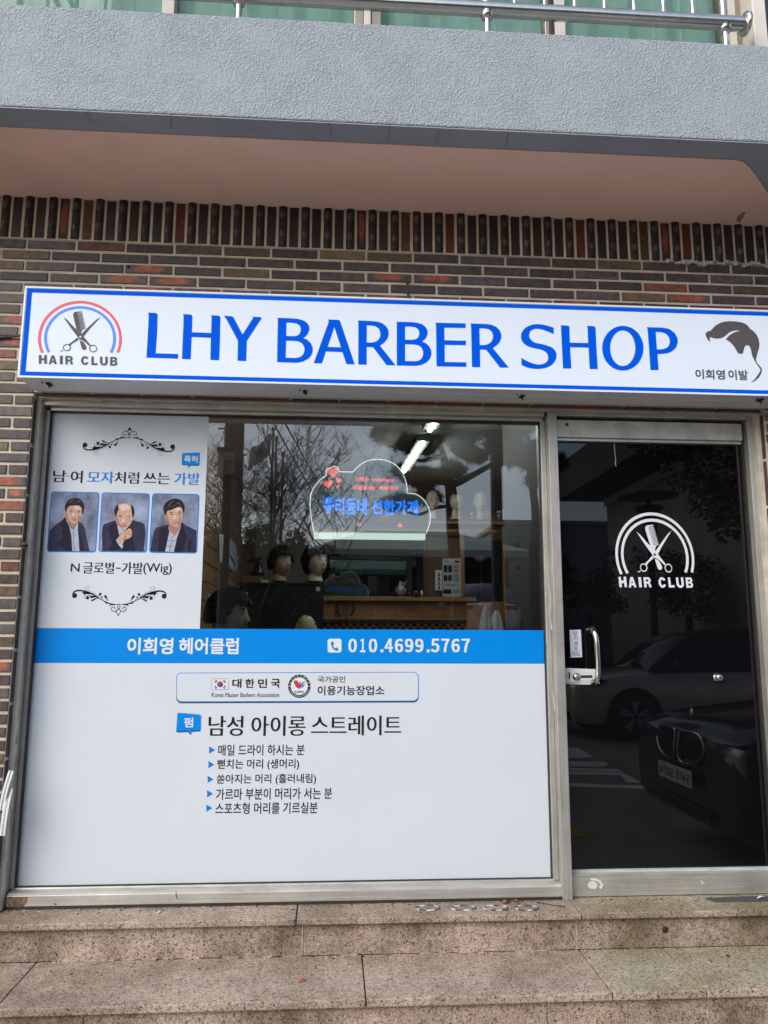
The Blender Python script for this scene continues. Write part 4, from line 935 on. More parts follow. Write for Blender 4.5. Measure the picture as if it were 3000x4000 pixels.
portrait(zq, quadr((102, 86), (812, 102), (768, 975), (50, 965)), quadr((116, 102), (797, 117), (753, 960), (66, 951), .045), [
    (JK, [(112, 950), (105, 700), (112, 610), (135, 555), (300, 500), (560, 495), (700, 535), (735, 560), (748, 700), (720, 955)]),
    (JKD, [(190, 600), (300, 520), (420, 900), (300, 950), (200, 950), (255, 830)]), (JKD, [(430, 720), (560, 560), (540, 700), (600, 950), (420, 950)]),
    (SH, [(332, 575), (345, 640), (360, 720), (385, 690), (440, 650), (498, 590)]),
    (SK, S3([(310, 400), (305, 470), (320, 540), (360, 590), (420, 612), (480, 600), (535, 540), (560, 470), (570, 400), (560, 330), (520, 270), (430, 250), (350, 270), (325, 340)])),
    (SKS, S3([(308, 440), (325, 545), (380, 600), (430, 612), (380, 560), (345, 490), (325, 420)])), (SKL, S3([(360, 290), (430, 255), (500, 280), (530, 330), (450, 350), (400, 360)])), (SKL, S3([(425, 460), (445, 520), (400, 530), (405, 500)])),
    (HAIRP, S3([(305, 450), (288, 370), (300, 310), (340, 262), (345, 300), (352, 345), (335, 370), (325, 410)])), (HAIRP, S3([(528, 262), (565, 300), (583, 370), (572, 430), (555, 455), (548, 400), (540, 340)])),
    (HAIRP, [(340, 440), (365, 430), (410, 440), (408, 448), (365, 440)]), (HAIRP, [(455, 446), (490, 434), (528, 436), (520, 444), (490, 442)]), (SKS, [(345, 468), (375, 474), (412, 464), (380, 480)]), (SKS, [(455, 468), (485, 474), (520, 464), (490, 480)]),
    (SKS, [(395, 535), (430, 545), (465, 532), (430, 552)]), (LIP, S3([(385, 565), (430, 565), (470, 568), (430, 590)])),
    (SK, S3([(395, 630), (400, 610), (415, 608), (425, 625), (430, 650), (470, 640), (505, 620), (530, 625), (545, 660), (545, 700), (535, 745), (490, 770), (440, 790), (420, 835), (400, 855), (350, 820), (330, 780), (370, 720), (400, 670)])),
    (SKS, S3([(470, 650), (500, 655), (530, 672), (500, 668)])), (SKS, S3([(475, 690), (510, 690), (540, 705), (505, 702)])), (SKS, S3([(440, 700), (460, 760), (420, 830), (430, 770)])),
    (SH, [(315, 790), (330, 768), (360, 820), (405, 852), (420, 880), (402, 918), (345, 855)])])
portrait(zq, quadr((848, 100), (1544, 114), (1508, 988), (798, 977)), quadr((862, 115), (1528, 128), (1493, 972), (815, 962), .045), [
    (JK, [(818, 960), (835, 820), (880, 650), (905, 605), (1085, 560), (1290, 525), (1340, 575), (1500, 650), (1492, 970)]),
    (JKD, [(960, 620), (1080, 600), (1060, 800), (1035, 960), (930, 960)]), (JKD, [(1290, 540), (1230, 700), (1170, 968), (1290, 968), (1350, 760)]), (JKD, [(1385, 800), (1420, 760), (1420, 968), (1370, 968)]),
    (SH, [(1085, 590), (1100, 660), (1080, 760), (1037, 958), (1165, 968), (1210, 760), (1255, 630), (1270, 560), (1180, 720)]),
    (SHD, [(1138, 735), (1150, 730), (1130, 850), (1110, 965), (1098, 965), (1118, 850)]), (SHD, [(1070, 790), (1195, 800), (1192, 806), (1068, 797)]), (SHD, [(1055, 870), (1180, 882), (1178, 888), (1053, 877)]),
    (SKS, [(1085, 540), (1105, 660), (1180, 730), (1240, 640), (1265, 560)]),
    (SK, S3([(1030, 400), (1030, 460), (1055, 500), (1085, 550), (1140, 595), (1190, 602), (1240, 585), (1280, 520), (1300, 440), (1305, 360), (1280, 300), (1180, 290), (1080, 320)])),
    (SKS, S3([(1030, 410), (1050, 500), (1110, 580), (1180, 602), (1120, 550), (1080, 470), (1065, 400)])), (SKL, S3([(1170, 320), (1230, 310), (1270, 340), (1220, 370), (1180, 360)])), (SKL, S3([(1180, 410), (1205, 470), (1165, 480), (1160, 450)])),
    (HAIRP, S3([(1040, 430), (1012, 350), (1020, 280), (1060, 225), (1130, 190), (1200, 180), (1270, 205), (1310, 260), (1320, 330), (1305, 400), (1290, 340), (1255, 300), (1190, 320), (1110, 350), (1070, 360), (1055, 400)])),
    (HL, [(1070, 290), (1110, 230), (1190, 205), (1140, 240), (1095, 300)]), (HL, [(1190, 240), (1250, 235), (1290, 290), (1255, 270), (1220, 262)]), (HL, [(1110, 310), (1170, 275), (1230, 280), (1170, 295)]),
    (SKS, S3([(1245, 440), (1270, 470), (1255, 540), (1225, 570), (1240, 500)])),
    (HAIRP, [(1090, 390), (1115, 378), (1155, 382), (1152, 390), (1115, 388)]), (HAIRP, [(1218, 380), (1245, 370), (1278, 378), (1272, 384), (1245, 380)]), (HAIRP, [(1105, 415), (1130, 407), (1158, 416), (1130, 420)]), (HAIRP, [(1220, 408), (1242, 402), (1265, 410), (1242, 413)]),
    (SKS, [(1150, 485), (1185, 500), (1225, 484), (1190, 505)]), (LIP, S3([(1130, 518), (1185, 525), (1240, 512), (1195, 550), (1160, 545)])), (SKL, [(1145, 522), (1190, 530), (1230, 517), (1190, 540)])])

# ------------------------------------------------------------------ small things on the front
q = MB()
for (a, b_), w in ((((4, 3165), (44, 3010)), .019), (((8, 3265), (40, 3080)), .021)):
    p0, p1 = P(*a, -.135), P(*b_, -.13); d = (p1 - p0).normalized(); s = Vector((0, -1, 0)).cross(d).normalized()
    n = 22
    for i in range(n):
        c = p0 + (p1 - p0) * ((i + .5) / n) + Vector((0, -.01 * math.sin(math.pi * i / n), 0))
        q.obox(c, s * w / 2, Vector((0, .0006, 0)), d * ((p1 - p0).length / n / 2), 0); q.lathe((c.x, c.y - .0009, c.z), [(0, 0), (.0026, 0)], 8, 1, 'Y')
tag(q.build('perforated_strap', [mat('strap_white', (.66, .67, .66), .4), RUBBER]), 'white perforated metal strap dangling beside the lower left window frame', 'strap')
q = MB(); p = P(95, 2128, -.125); q.box(p.x - .012, p.x + .012, -.150, -.118, p.z - .003, p.z + .001); q.box(p.x - .010, p.x - .004, -.149, -.145, p.z + .001, p.z + .014); q.box(p.x - .012, p.x + .012, -.121, -.118, p.z - .016, p.z + .012)
tag(q.build('wall_hook', MATS['rusty_nail']), 'small rusty metal hook on the brickwork left of the upper poster', 'hook')
def lump(name, lab, cat, px_, py_, z, sz, m, seed, group=None, flatk=.35):
    rr = random.Random(seed); p = PZ(px_, py_, z); q = MB()
    ph = [rr.uniform(0, 6) for _ in range(4)]
    q.ell((p.x, p.y, z + sz[2] * .8), sz[0], sz[1], sz[2], 14, 8, 0, lambda v: v * (1 + .25 * math.sin(v.x * 150 + ph[0]) + .2 * math.sin(v.y * 190 + ph[1])))
    return tag(q.build(name, m), lab, cat, group)
LEAF = mat('dead_leaf', (.20, .085, .03), .7, var=.4, scale=80)
def leaf(name, lab, px_, py_, z, L_, W_, ang, m, curl=.3, cat='leaf', group=None):
    p = PZ(px_, py_, z); q = MB(); n = 7; vs = []
    for i in range(n + 1):
        t = i / n; w = W_ * math.sin(math.pi * min(.97, max(.05, t))) ** .7
        for s in (-1, 0, 1):
            x, y = (t - .5) * L_, s * w
            vs.append((p.x + x * math.cos(ang) - y * math.sin(ang), p.y + x * math.sin(ang) + y * math.cos(ang), z + .002 + curl * abs(s) * w + .006 * math.sin(math.pi * t)))
    fs = []
    for i in range(n):
        for k in (0, 1): fs.append((i * 3 + k, i * 3 + 3 + k, i * 3 + 4 + k, i * 3 + 1 + k))
    q.add(vs, fs, 0, True); o = q.build(name, m); sd_ = o.modifiers.new('thickness', 'SOLIDIFY'); sd_.thickness = .0012
    return tag(o, lab, cat, group)
leaf('dead_leaf', 'curled brown dead leaf lying against the window sill, the larger one', 1978, 3528, LZ, .032, .013, .4, LEAF)
leaf('dead_leaf', 'small orange brown dead leaf fragment beside the larger curled leaf', 2014, 3524, LZ, .022, .007, -.5, mat('orange_leaf', (.36, .19, .06), .7, var=.3, scale=70))
leaf('dead_leaf', 'tiny brown leaf on the second step below the drain hole', 2541, 3700, T2, .016, .008, 1.1, LEAF)
PET = mat('torn_adhesive', (.55, .60, .61), .7, var=.3, scale=90); GUM = mat('old_adhesive', (.05, .045, .04), .8, var=.4, scale=90)
for gi, gx in enumerate((1672, 1812, 1938, 2058)):
    root = thing('adhesive_residue', ('%s ring of torn grey adhesive stuck to the granite ledge under the window' % ('leftmost', 'second from left', 'third from left', 'rightmost')[gi]), 'residue', PZ(gx, 3547, LZ), 'adhesive rings on the ledge')
    c = PZ(gx, 3547, LZ); rr = random.Random(gi)
    for k in range(9):
        a = k / 9 * 6.28 + rr.uniform(-.2, .2); q = MB(); cx, cy = c.x + .046 * math.cos(a), c.y + .027 * math.sin(a); l = rr.uniform(.010, .020); w = rr.uniform(.004, .008)
        ca, sa = math.cos(a + 1.57), math.sin(a + 1.57) * .6
        pts = [(cx + ca * l * math.cos(t) - sa * w * math.sin(t) * rr.uniform(.7, 1.2), cy + sa * l * math.cos(t) + ca * w * math.sin(t) * rr.uniform(.7, 1.2)) for t in [i * .6283 for i in range(10)]]
        zt = LZ + .0012 + k * .0001
        q.add([(a_, b_, zt) for a_, b_ in pts] + [(a_, b_, LZ + .0003) for a_, b_ in pts], [tuple(range(10))] + [(i, (i + 1) % 10, (i + 1) % 10 + 10, i + 10)[::-1] for i in range(10)])
        atworld(q.build('fragment', PET if k % 2 else GUM, root))
leaf('paper_scrap', 'red scrap of torn paper on the second step', 1182, 3836, T2, .03, .005, .5, mat('red_paper', (.42, .02, .03), .6), .3, 'scrap')
leaf('paper_scrap', 'small blue scrap stuck on the riser below the window', 784, 3695, T2 + .04, .012, .005, 1.4, mat('blue_paper', (.01, .16, .62), .6), .3, 'scrap')
leaf('paper_scrap', 'white torn scrap on the granite ledge at the left of the window', 622, 3568, LZ, .018, .004, .6, WHITEINK, .2, 'scrap')
leaf('paper_scrap', 'white torn scrap on the granite ledge under the window, above the adhesive rings', 1688, 3522, LZ, .018, .004, .3, WHITEINK, .2, 'scrap')
lump('berry', 'small dark red berry lying on the mossy second step', 'berry', 2844, 3737, T2, (.006, .006, .004), mat('dark_red', (.07, .012, .014), .5), 3)
lump('pebble', 'pale pebble on the second step near the middle slab joint', 'pebble', 1062, 3792, T2, (.006, .005, .003), mat('grey_pebble', (.28, .25, .22), .8), 5)
q = MB(); pts = [PZ(a, b_, LZ + .002) for a, b_ in smoothpts([(2096, 3524), (2140, 3532), (2175, 3538), (2208, 3540)], 4)]; q.tube([tuple(p) for p in pts], .0018, 6)
tag(q.build('twig', MATS['rusty_nail']), 'thin dark twig lying on the ledge by the steel post', 'twig')
# dark mat at the door
q = MB(); m4_ = [PZ(a, b_, LZ + .004) for a, b_ in ((2757, 3517), (2790, 3524), (3040, 3522), (3040, 3508))]
m4_ = [PZ(2757, 3513, LZ), PZ(2792, 3525, LZ), PZ(3080, 3522, LZ), PZ(3080, 3500, LZ)]
q.add([(p.x, p.y, LZ + .0005) for p in m4_] + [(p.x, p.y, LZ + .0055) for p in m4_], [(4, 5, 6, 7), (0, 1, 5, 4), (1, 2, 6, 5), (2, 3, 7, 6), (3, 0, 4, 7)])
tag(q.build('door_mat', mat('grey_rubber_mat', (.055, .055, .056), .8, var=.2, scale=30)), 'flat dark grey sheet mat at the foot of the door', 'mat')
leaf('paper_scrap', 'crumpled white paper scrap on the dark mat by the door', 2975, 3510, LZ + .006, .04, .006, .1, WHITEINK, .3, 'scrap')

# grit and crumbs swept against the sill and the risers
q = MB(); rr = random.Random(77); gm = 0
for k in range(420):
    z, y0, y1 = rr.choice(((LZ, -.068, -.21), (T2, -.20, -.55), (LZ, -.066, -.12), (T2, -.20, -.26)))
    x = rr.uniform(-1.6, 2.1); y = y0 + (y1 - y0) * rr.random() ** 2.2; s_ = rr.uniform(.0008, .0028); a = rr.uniform(0, 3.14)
    dx, dy = Vector((math.cos(a), math.sin(a), 0)) * s_ * rr.uniform(.8, 2.2), Vector((-math.sin(a), math.cos(a), 0)) * s_
    q.obox((x, y, z + s_ * .4 + .0002), dx, dy, Vector((0, 0, s_ * .4)), rr.choice((0, 0, 1, 2)))
tag(q.build('grit', [mat('dark_grit', (.05, .042, .035), .9), mat('pale_grit', (.55, .52, .47), .9), mat('brown_grit', (.18, .10, .05), .9)]), kind='stuff')
# ------------------------------------------------------------------ the room behind the window
RX0, RX1, RY1, RZ0, RZ1 = -.86, 3.6, 5.2, .40, 2.80
RI = thing('interior', None, None); RI.parent = B; [RI.pop(k, None) for k in ('label', 'category')]
q = MB(); q.box(-3.2, RX1 + .1, .13, RY1 + .1, RZ0 - .06, RZ0); q.build('floor', mat('brown_vinyl_floor', (.10, .07, .05), .45, var=.2, scale=4), RI)
q = MB(); q.box(-3.2, RX1 + .1, .13, RY1 + .1, RZ1, RZ1 + .05); q.build('ceiling', mat('room_ceiling', (.72, .71, .67), .9, var=.06, scale=3), RI)
q = MB(); q.box(RX1, RX1 + .1, .13, RY1, RZ0, RZ1); q.build('side_wall', mat('room_plaster', (.68, .66, .60), .9, var=.1, scale=2), RI)
q = MB(); q.box(RX0 - .05, RX1, RY1, RY1 + .1, RZ0, RZ1); q.build('back_wall', MATS['room_plaster'], RI)
q = MB(); zz = RZ0; bh = .128
while zz < RZ1 - .02:
    q.box(RX0 - .05, RX0 + rnd.uniform(0, .002), .125, RY1, zz + .0035, min(zz + bh, RZ1) - .0035); zz += bh
q.box(RX0 - .05, RX0 - .012, .125, RY1, RZ0, RZ1); q.build('board_wall', WOODW, RI, bevel=.003)
q = MB(); q.box(-.88, -.80, 2.60, 2.68, RZ0, RZ1); q.build('corner_post', mat('dark_post', (.085, .045, .02), .5, var=.2, scale=6), RI)
q = MB(); q.box(1.02, 1.10, .13, 1.2, RZ0, RZ1); q.build('door_partition', mat('dark_partition', (.05, .04, .035), .7), RI)
q = MB(); q.box(-.88, .9, .06, .13, 2.47, RZ1); q.build('lintel', mat('dark_lintel', (.04, .035, .03), .8), RI)

def px_box(mb, l, t, r, b_, y0, y1, mi=0):
    a, c = P(l, t, y0), P(r, b_, y0); mb.box(a.x, c.x, y0, y1, c.z, a.z, mi)

# lights
TUBE = bpy.data.materials.new('lit_tube'); TUBE.use_nodes = True
_b = TUBE.node_tree.nodes['Principled BSDF']; _b.inputs['Emission Color'].default_value = (.93, .98, 1, 1); _b.inputs['Emission Strength'].default_value = 34
CL = (.595, .63)
def ceiling_light(lab, ya, yb, xa, xb):
    t = thing('ceiling_light', lab, 'light', (xa, (ya + yb) / 2, RZ1), 'ceiling lights of the room')
    d = Vector((xb - xa, yb - ya, 0)).normalized(); s = Vector((d.y, -d.x, 0))
    c = Vector(((xa + xb) / 2, (ya + yb) / 2, RZ1 - .02)); L_ = math.hypot(xb - xa, yb - ya) / 2
    q = MB(); q.obox(c, d * L_, s * .048, Vector((0, 0, .0195)))
    atworld(q.build('housing', mat('light_housing', (.16, .18, .14), .6), t, bevel=.004))
    q = MB(); q.tube([tuple(c + d * (k * L_ * .97) + Vector((0, 0, -.022))) for k in (-1, -.5, 0, .5, 1)], .0135, 12)
    atworld(q.build('tube', TUBE, t))
ceiling_light('lit ceiling tube behind the window, the longer and farther of the two', 1.75, 2.72, .60, .555)
ceiling_light('lit ceiling tube near the window top, the shorter and nearer of the two', .55, 1.48, .645, .605)

# ---------------- mannequin heads with wigs
EYE = mat('doll_eye', (.02, .015, .012), .25); EYEW = mat('doll_eye_white', (.62, .60, .56), .3); LIPS = mat('doll_lips', (.40, .09, .08), .45)
STAND = mat('black_clamp', (.03, .03, .032), .4)
def hairmat(n, c): return mat(n, c, .42, var=.5, scale=60, bump=.6, bscale=220, bdist=.006)
BLACKHAIR = hairmat('black_wig', (.011, .010, .011)); BROWNHAIR = hairmat('brown_wig', (.05, .028, .015))
def headshape(p):
    # p on a unit sphere, face toward -Y, up +Z
    x, y, z = p
    w = .073 * (1 - .28 * max(0, -z) ** 1.5); d = .092
    X, Y, Z = x * w, y * d, z * .118
    if y < 0:
        Y *= 1 - .10 * max(0, -z); 
        g = lambda cx, cz, s: math.exp(-((x - cx) ** 2 / (s * s) + (z - cz) ** 2 / (s * s)))
        nose = math.exp(-(x / .13) ** 2) * max(0, 1 - abs((z + .17) / .30)) ** 1
        Y -= .019 * nose * (-y) * (1.35 if z < -.15 else .8)
        Y += .008 * (g(.40, .06, .22) + g(-.40, .06, .22)) * (-y)
        Y -= .006 * g(0, -.52, .2) * (-y); Y -= .010 * g(0, -.86, .3)
    if z < -.55 and y > 0: Y *= 1 - .55 * (-z - .55) / .45
    return Vector((X, Y, Z))
def mannequin(lab, base, rz, skin, hair=None, hairlen=.02, scale=1.0, group=None, neck=.085, tilt=0, name='mannequin_head', brow=True):
    t = thing(name, lab, 'mannequin head', base, group, rz); t.scale = (scale,) * 3; t.rotation_euler = (tilt, 0, rz)
    hz = neck + .112
    q = MB()
    q.ell((0, 0, hz), 1, 1, 1, 44, 30, 0, lambda p: headshape((p.x, p.y, p.z)))
    q.lathe((0, .012, 0), [(0, 0), (.062, 0), (.060, .012), (.047, .04), (.043, .08), (.045, neck + .03), (.05, neck + .06)], 24, 0)
    for s in (-1, 1): q.ell((s * .073, .008, hz - .012), .009, .017, .030, 10, 8, 0)
    q.build('head', skin, t)
    for s in (-1, 1):
        e = MB(); e.ell((s * .0295, -.0795, hz + .006), .0125, .005, .0052, 12, 8, 0); eo = e.build('eye', EYEW, t)
        e = MB(); e.ell((s * .0295, -.0832, hz + .006), .0058, .003, .0054, 12, 8, 0); e.build('iris', EYE, eo)
        if brow:
            e = MB(); e.tube(smoothpts([(s * .014, -.0885, hz + .0215), (s * .03, -.086, hz + .027), (s * .046, -.077, hz + .0215)], 4), [.0008, .0012, .0019, .0021, .0021, .002, .0017, .0012, .0006], 6, 0); e.build('eyebrow', EYE, t)
    e = MB(); e.ell((0, -.0895, hz - .058), .0165, .0055, .0042, 12, 8, 0); e.ell((0, -.0885, hz - .065), .0135, .0055, .0040, 12, 8, 0); e.build('lips', LIPS, t)
    if hair:
        q = MB(); rr = random.Random(lab)
        sd = rr.uniform(0, 50)
        def hs(p):
            b = headshape((p.x, p.y, p.z)); n_ = noise.noise(Vector((p.x * 3 + sd, p.y * 3, p.z * 3))) * .5 + noise.noise(Vector((p.x * 9, p.y * 9 + sd, p.z * 4))) * .3
            k = 1.24 + .10 * n_
            b2 = Vector((b.x * k, b.y * k if p.y > 0 else p.y * .092 * k, b.z * 1.10))
            return b2
        # cap of hair, open over the face
        nu, nv = 60, 26; idx = {}; vs = []; fs = []
        for i in range(nv + 1):
            ph = math.pi * .86 * i / nv
            for k in range(nu):
                a = 2 * math.pi * k / nu
                p = Vector((math.sin(ph) * math.cos(a), math.sin(ph) * math.sin(a), math.cos(ph)))
                vs.append(hs(p) + Vector((0, 0, hz)))
        def keep(i, k):
            ph = math.pi * .86 * (i + .5) / nv; a = 2 * math.pi * (k + .5) / nu
            y = math.sin(ph) * math.sin(a); x = math.sin(ph) * math.cos(a); z = math.cos(ph)
            front = -math.sin(a)
            lim = -hairlen * 10 if front < .1 else (.42 + .10 * math.sin(k * 2.1) if front > .62 else .42 - (.62 - front) * 1.5)
            return z > lim
        for i in range(nv):
            for k in range(nu):
                if keep(i, k): fs.append((i * nu + k, (i + 1) * nu + k, (i + 1) * nu + (k + 1) % nu, i * nu + (k + 1) % nu))
        q.add(vs, fs, 0, True); 
        for _ in range(1100):      # combed locks lying on the cap
            i, k = rr.randrange(1, nv - 1), rr.randrange(nu)
            if not keep(i, k): continue
            c0 = Vector((0, 0, hz)); kk = k; pts = []
            for st in range(6):
                ii = min(i + st, nv)
                if st and ii - 1 < nv and not keep(ii - 1, kk % nu): break
                pts.append((vs[ii * nu + kk % nu] - c0) * (1.015 + .012 * rr.random()) + c0); kk += rr.choice((0, 0, 0, 1, -1))
            if len(pts) < 2: continue
            q.tube(pts, [.0022] * (len(pts) - 1) + [.0006], 3, 0, False)
        ho = q.build('wig', hair, t)
        sd_ = ho.modifiers.new('thickness', 'SOLIDIFY'); sd_.thickness = .006
    q = MB(); q.lathe((0, .012, 0), [(0, -.025), (.035, -.025), (.037, .004), (.0, .004)], 18, 0); q.build('stand', STAND, t)
    return t
SK1 = mat('doll_skin_tan', (.52, .33, .22), .5, var=.06, scale=12); SK2 = mat('doll_skin_pale', (.68, .58, .45), .5, var=.05, scale=12); SK3 = mat('doll_skin_cream', (.78, .64, .50), .5, var=.05, scale=12)
SK4 = mat('stained_doll_scalp', (.82, .68, .42), .55, scale=22, var2=(.76, .60, .34))
cY = 2.75
ctop = P(1100, 2276, cY - .25).z
h1 = P(1095, 2272, cY); h2 = P(1232, 2272, cY)
mannequin('tan mannequin head with short black wig on the black cabinet, the left of the pair', (h1.x, cY, ctop + .026), R(44), SK1, BLACKHAIR, .04, 1.02, 'mannequin heads on the black cabinet', .035)
mannequin('pale mannequin head with bobbed black wig and red lips, right end of the black cabinet', (h2.x, cY, ctop + .026), R(40), SK2, BLACKHAIR, .062, 1.10, 'mannequin heads on the black cabinet', .035)
# bald stained head and a big dark wig right behind the blue band
p = P(1196, 2410, .95)
mannequin('bald cream mannequin head with brown stains, its crown showing above the blue band', (p.x, .95, p.z - .262), R(10), SK4, None, 0, .86)
st = MB(); rr = random.Random(4); hc = Vector((p.x, .95, p.z - .262 + .197 * .86))
for k in range(13):
    a = rr.uniform(0, 6.28); ph = rr.uniform(.15, 1.2); n_ = Vector((math.sin(ph) * math.cos(a), math.sin(ph) * math.sin(a), math.cos(ph)))
    b_ = headshape(n_) * .862; s_ = rr.uniform(.004, .010)
    st.ell(hc + b_, s_, s_ * .8, .0022, 8, 5, 0)
tag(st.build('scalp_marks', mat('brown_stain', (.16, .085, .03), .7, var=.3, scale=50)), None, None)
sm = bpy.data.objects['scalp_marks']; sm.parent = bpy.data.objects['mannequin_head.002']
bm_ = sm.parent; sm.matrix_parent_inverse = Matrix.LocRotScale(bm_.location, bm_.rotation_euler, bm_.scale).inverted()
p = P(895, 2352, .62)
mannequin('mannequin head with bushy black wig low in the window corner, by the white outlet', (p.x, .62, p.z - .27), R(75), SK3, BLACKHAIR, .03, 1.05)

# black cabinet
bc = thing('black_cabinet', 'tall black cabinet standing behind the window, two mannequin heads on top', 'cabinet', (P(1100, 2300, cY - .25).x, cY, RZ0))
q = MB(); xa, xb = P(935, 2300, cY - .25).x, P(1262, 2300, cY - .25).x
BLK = mat('black_lacquer', (.008, .008, .009), .35, var=.2, scale=10)
q.box(xa, xb, cY - .24, cY + .2, RZ0, ctop - .018); atworld(q.build('body', BLK, bc, bevel=.004))
q = MB(); q.box(xa - .008, xb + .008, cY - .25, cY + .2, ctop - .018, ctop); atworld(q.build('top_board', BLK, bc, bevel=.003))
for i in range(2):
    q = MB(); w = (xb - xa) / 2; q.box(xa + w * i + .006, xa + w * (i + 1) - .006, cY - .2485, cY - .2395, RZ0 + .05, ctop - .03); atworld(q.build('door', BLK, bc, bevel=.002))
for l in ((1235, 2292, 1250, 2309), (951, 2314, 967, 2328)):
    q = MB(); px_box(q, *l, cY - .2505, cY - .2488); atworld(q.build('label', WHITEVINYL, bc))
bx = thing('cardboard_box', 'brown cardboard box on the left end of the black cabinet', 'box', tuple(P(983, 2276, cY - .1)))
q = MB(); px_box(q, 948, 2250, 1018, 2276, cY - .2, cY + .02); atworld(q.build('carton', mat('cardboard', (.17, .105, .045), .8, var=.15, scale=20), bx, bevel=.002))
q = MB(); px_box(q, 948.5, 2249.2, 1017.5, 2251, cY - .201, cY - .1985); px_box(q, 953, 2266, 958, 2270, cY - .2015, cY - .2002); px_box(q, 974, 2266, 979, 2270, cY - .2015, cY - .2002); px_box(q, 996, 2266, 1001, 2270, cY - .2015, cY - .2002)
atworld(q.build('print', mat('pale_print', (.30, .26, .2), .8), bx))
q = MB(); p = P(1006, 2249, cY - .1); q.lathe((p.x, cY - .09, p.z + .001), [(0, 0), (.052, 0), (.05, .03), (.035, .055), (.03, .085), (.012, .10), (0, .10)], 20); q.obox((p.x - .02, cY - .09, p.z + .12), Vector((.05, 0, .01)), Vector((0, .03, 0)), Vector((0, 0, .018)))
tag(q.build('hair_clipper_stand', BLK), 'dark clipper stand on top of the cardboard box', 'clipper')
q = MB(); p = P(1034, 2274, cY - .2); q.box(p.x - .025, p.x + .025, cY - .21, cY - .17, ctop + .0005, ctop + .022); tag(q.build('tissue_packet', WHITEINK), 'small white packet beside the cardboard box', 'packet')
# left wall: papers and socket
def on_wall(x, y, off=.004):
    d = ray(x, y); t = (RX0 + off - CAM.x) / d.x; return CAM + d * t
def wall_sheet(name, lab, quad, m, cat, th=.0015):
    a = [on_wall(*p_) for p_ in quad]
    q = MB(); n = 10; vs = []
    for i in range(n + 1):
        for k in range(n + 1):
            u, v = i / n, k / n
            p_ = (a[0] * (1 - u) + a[1] * u) * (1 - v) + (a[3] * (1 - u) + a[2] * u) * v
            vs.append(p_ + Vector((.004 + .03 * u * math.sin(v * 2.2) * v + .012 * math.sin(u * 5), 0, 0)))
    q.add(vs, [(i * (n + 1) + k, (i + 1) * (n + 1) + k, (i + 1) * (n + 1) + k + 1, i * (n + 1) + k + 1) for i in range(n) for k in range(n)], 0, True)
    o = q.build(name, m); s_ = o.modifiers.new('thickness', 'SOLIDIFY'); s_.thickness = th
    return tag(o, lab, cat)
wall_sheet('paper_note', 'curled white printed sheet pinned to the wooden wall', [(852, 2086), (885, 2092), (912, 2236), (856, 2198)], mat('printed_paper', (.78, .80, .83), .8, scale=120, var2=(.55, .57, .62)), 'paper')
wall_sheet('paper_note', 'bluish white sheet hanging loose from the wall beside the printed sheet', [(884, 2094), (938, 2156), (918, 2234), (888, 2160)], mat('blue_white_paper', (.66, .72, .82), .8, scale=140, var2=(.46, .53, .68)), 'paper')
so_ = thing('wall_socket', 'white wall socket with a plug on the wooden wall', 'socket', tuple(on_wall(818, 2340)))
a = on_wall(812, 2322); b_ = on_wall(830, 2362)
q = MB(); q.box(RX0 + .002, RX0 + .014, a.y, max(a.y + .09, b_.y), b_.z, a.z); atworld(q.build('plate', mat('socket_plastic', (.62, .61, .57), .4), so_, bevel=.003))
q = MB(); zc_ = (a.z + b_.z) / 2; q.box(RX0 + .014, RX0 + .05, a.y + .03, a.y + .07, zc_ - .025, zc_ + .02); atworld(q.build('plug', MATS['socket_plastic'], so_, bevel=.004))
q = MB(); q.tube([(RX0 + .03, a.y + .05, zc_ - .02), (RX0 + .02, a.y + .045, zc_ - .12), (RX0 + .012, a.y + .045, RZ0 + .1)], .006, 8); atworld(q.build('cord', MATS['socket_plastic'], so_))

# wooden partition across the room
PY = 3.1
pt = thing('wooden_partition', 'varnished wooden partition with lattice panel and glazed opening at the back of the room', 'partition', (P(1600, 2400, PY).x, PY, RZ0))
def pp_(name, l, m, y0=PY, y1=PY + .06, bev=.004):
    q = MB(); px_box(q, *l, y0, y1); return atworld(q.build(name, m, pt, bevel=bev))
pp_('ledge', (1262, 2329, 1862, 2350), WOOD, PY - .05)
q = MB(); i = 0
for x in range(1262, 1990, 47): px_box(q, x + 1, 2350, min(x + 46, 1987), 2412, PY, PY + .03)
px_box(q, 1262, 2350, 1987, 2412, PY + .008, PY + .05); atworld(q.build('boards', WOOD, pt, bevel=.002))
pp_('rail', (1262, 2411, 1836, 2424), WOOD, PY - .02); pp_('rail', (1262, 2424, 1822, 2430), mat('dark_wood', (.10, .042, .014), .5, var=.2, scale=7), PY - .005)
pp_('post', (1820, 2411, 1990, 2640), WOOD, PY - .01); pp_('post', (1964, 2045, 1987, 2411), WOOD, PY - .015); pp_('post', (1798, 2080, 1816, 2330), WOOD, PY - .01)
pp_('top_rail', (1470, 2030, 1972, 2049), WOOD, PY - .04, PY + .30); pp_('top_rail', (1470, 2049, 1940, 2062), MATS['dark_wood'], PY - .005); pp_('top_panel', (1470, 2062, 1940, 2082), WOOD, PY + .01, PY + .05)
pp_('rail', (1600, 2082, 1820, 2092), MATS['dark_wood'], PY - .004)
pp_('backing', (1262, 2430, 1820, 2640), RUBBER, PY + .06, PY + .08, 0)
q = MB(); z0_, z1_ = P(1262, 2600, PY).z, P(1262, 2430, PY).z; xa, xb = P(1262, 2430, PY).x, P(1820, 2430, PY).x; st_ = .062; hgt = z1_ - z0_
x = xa - hgt
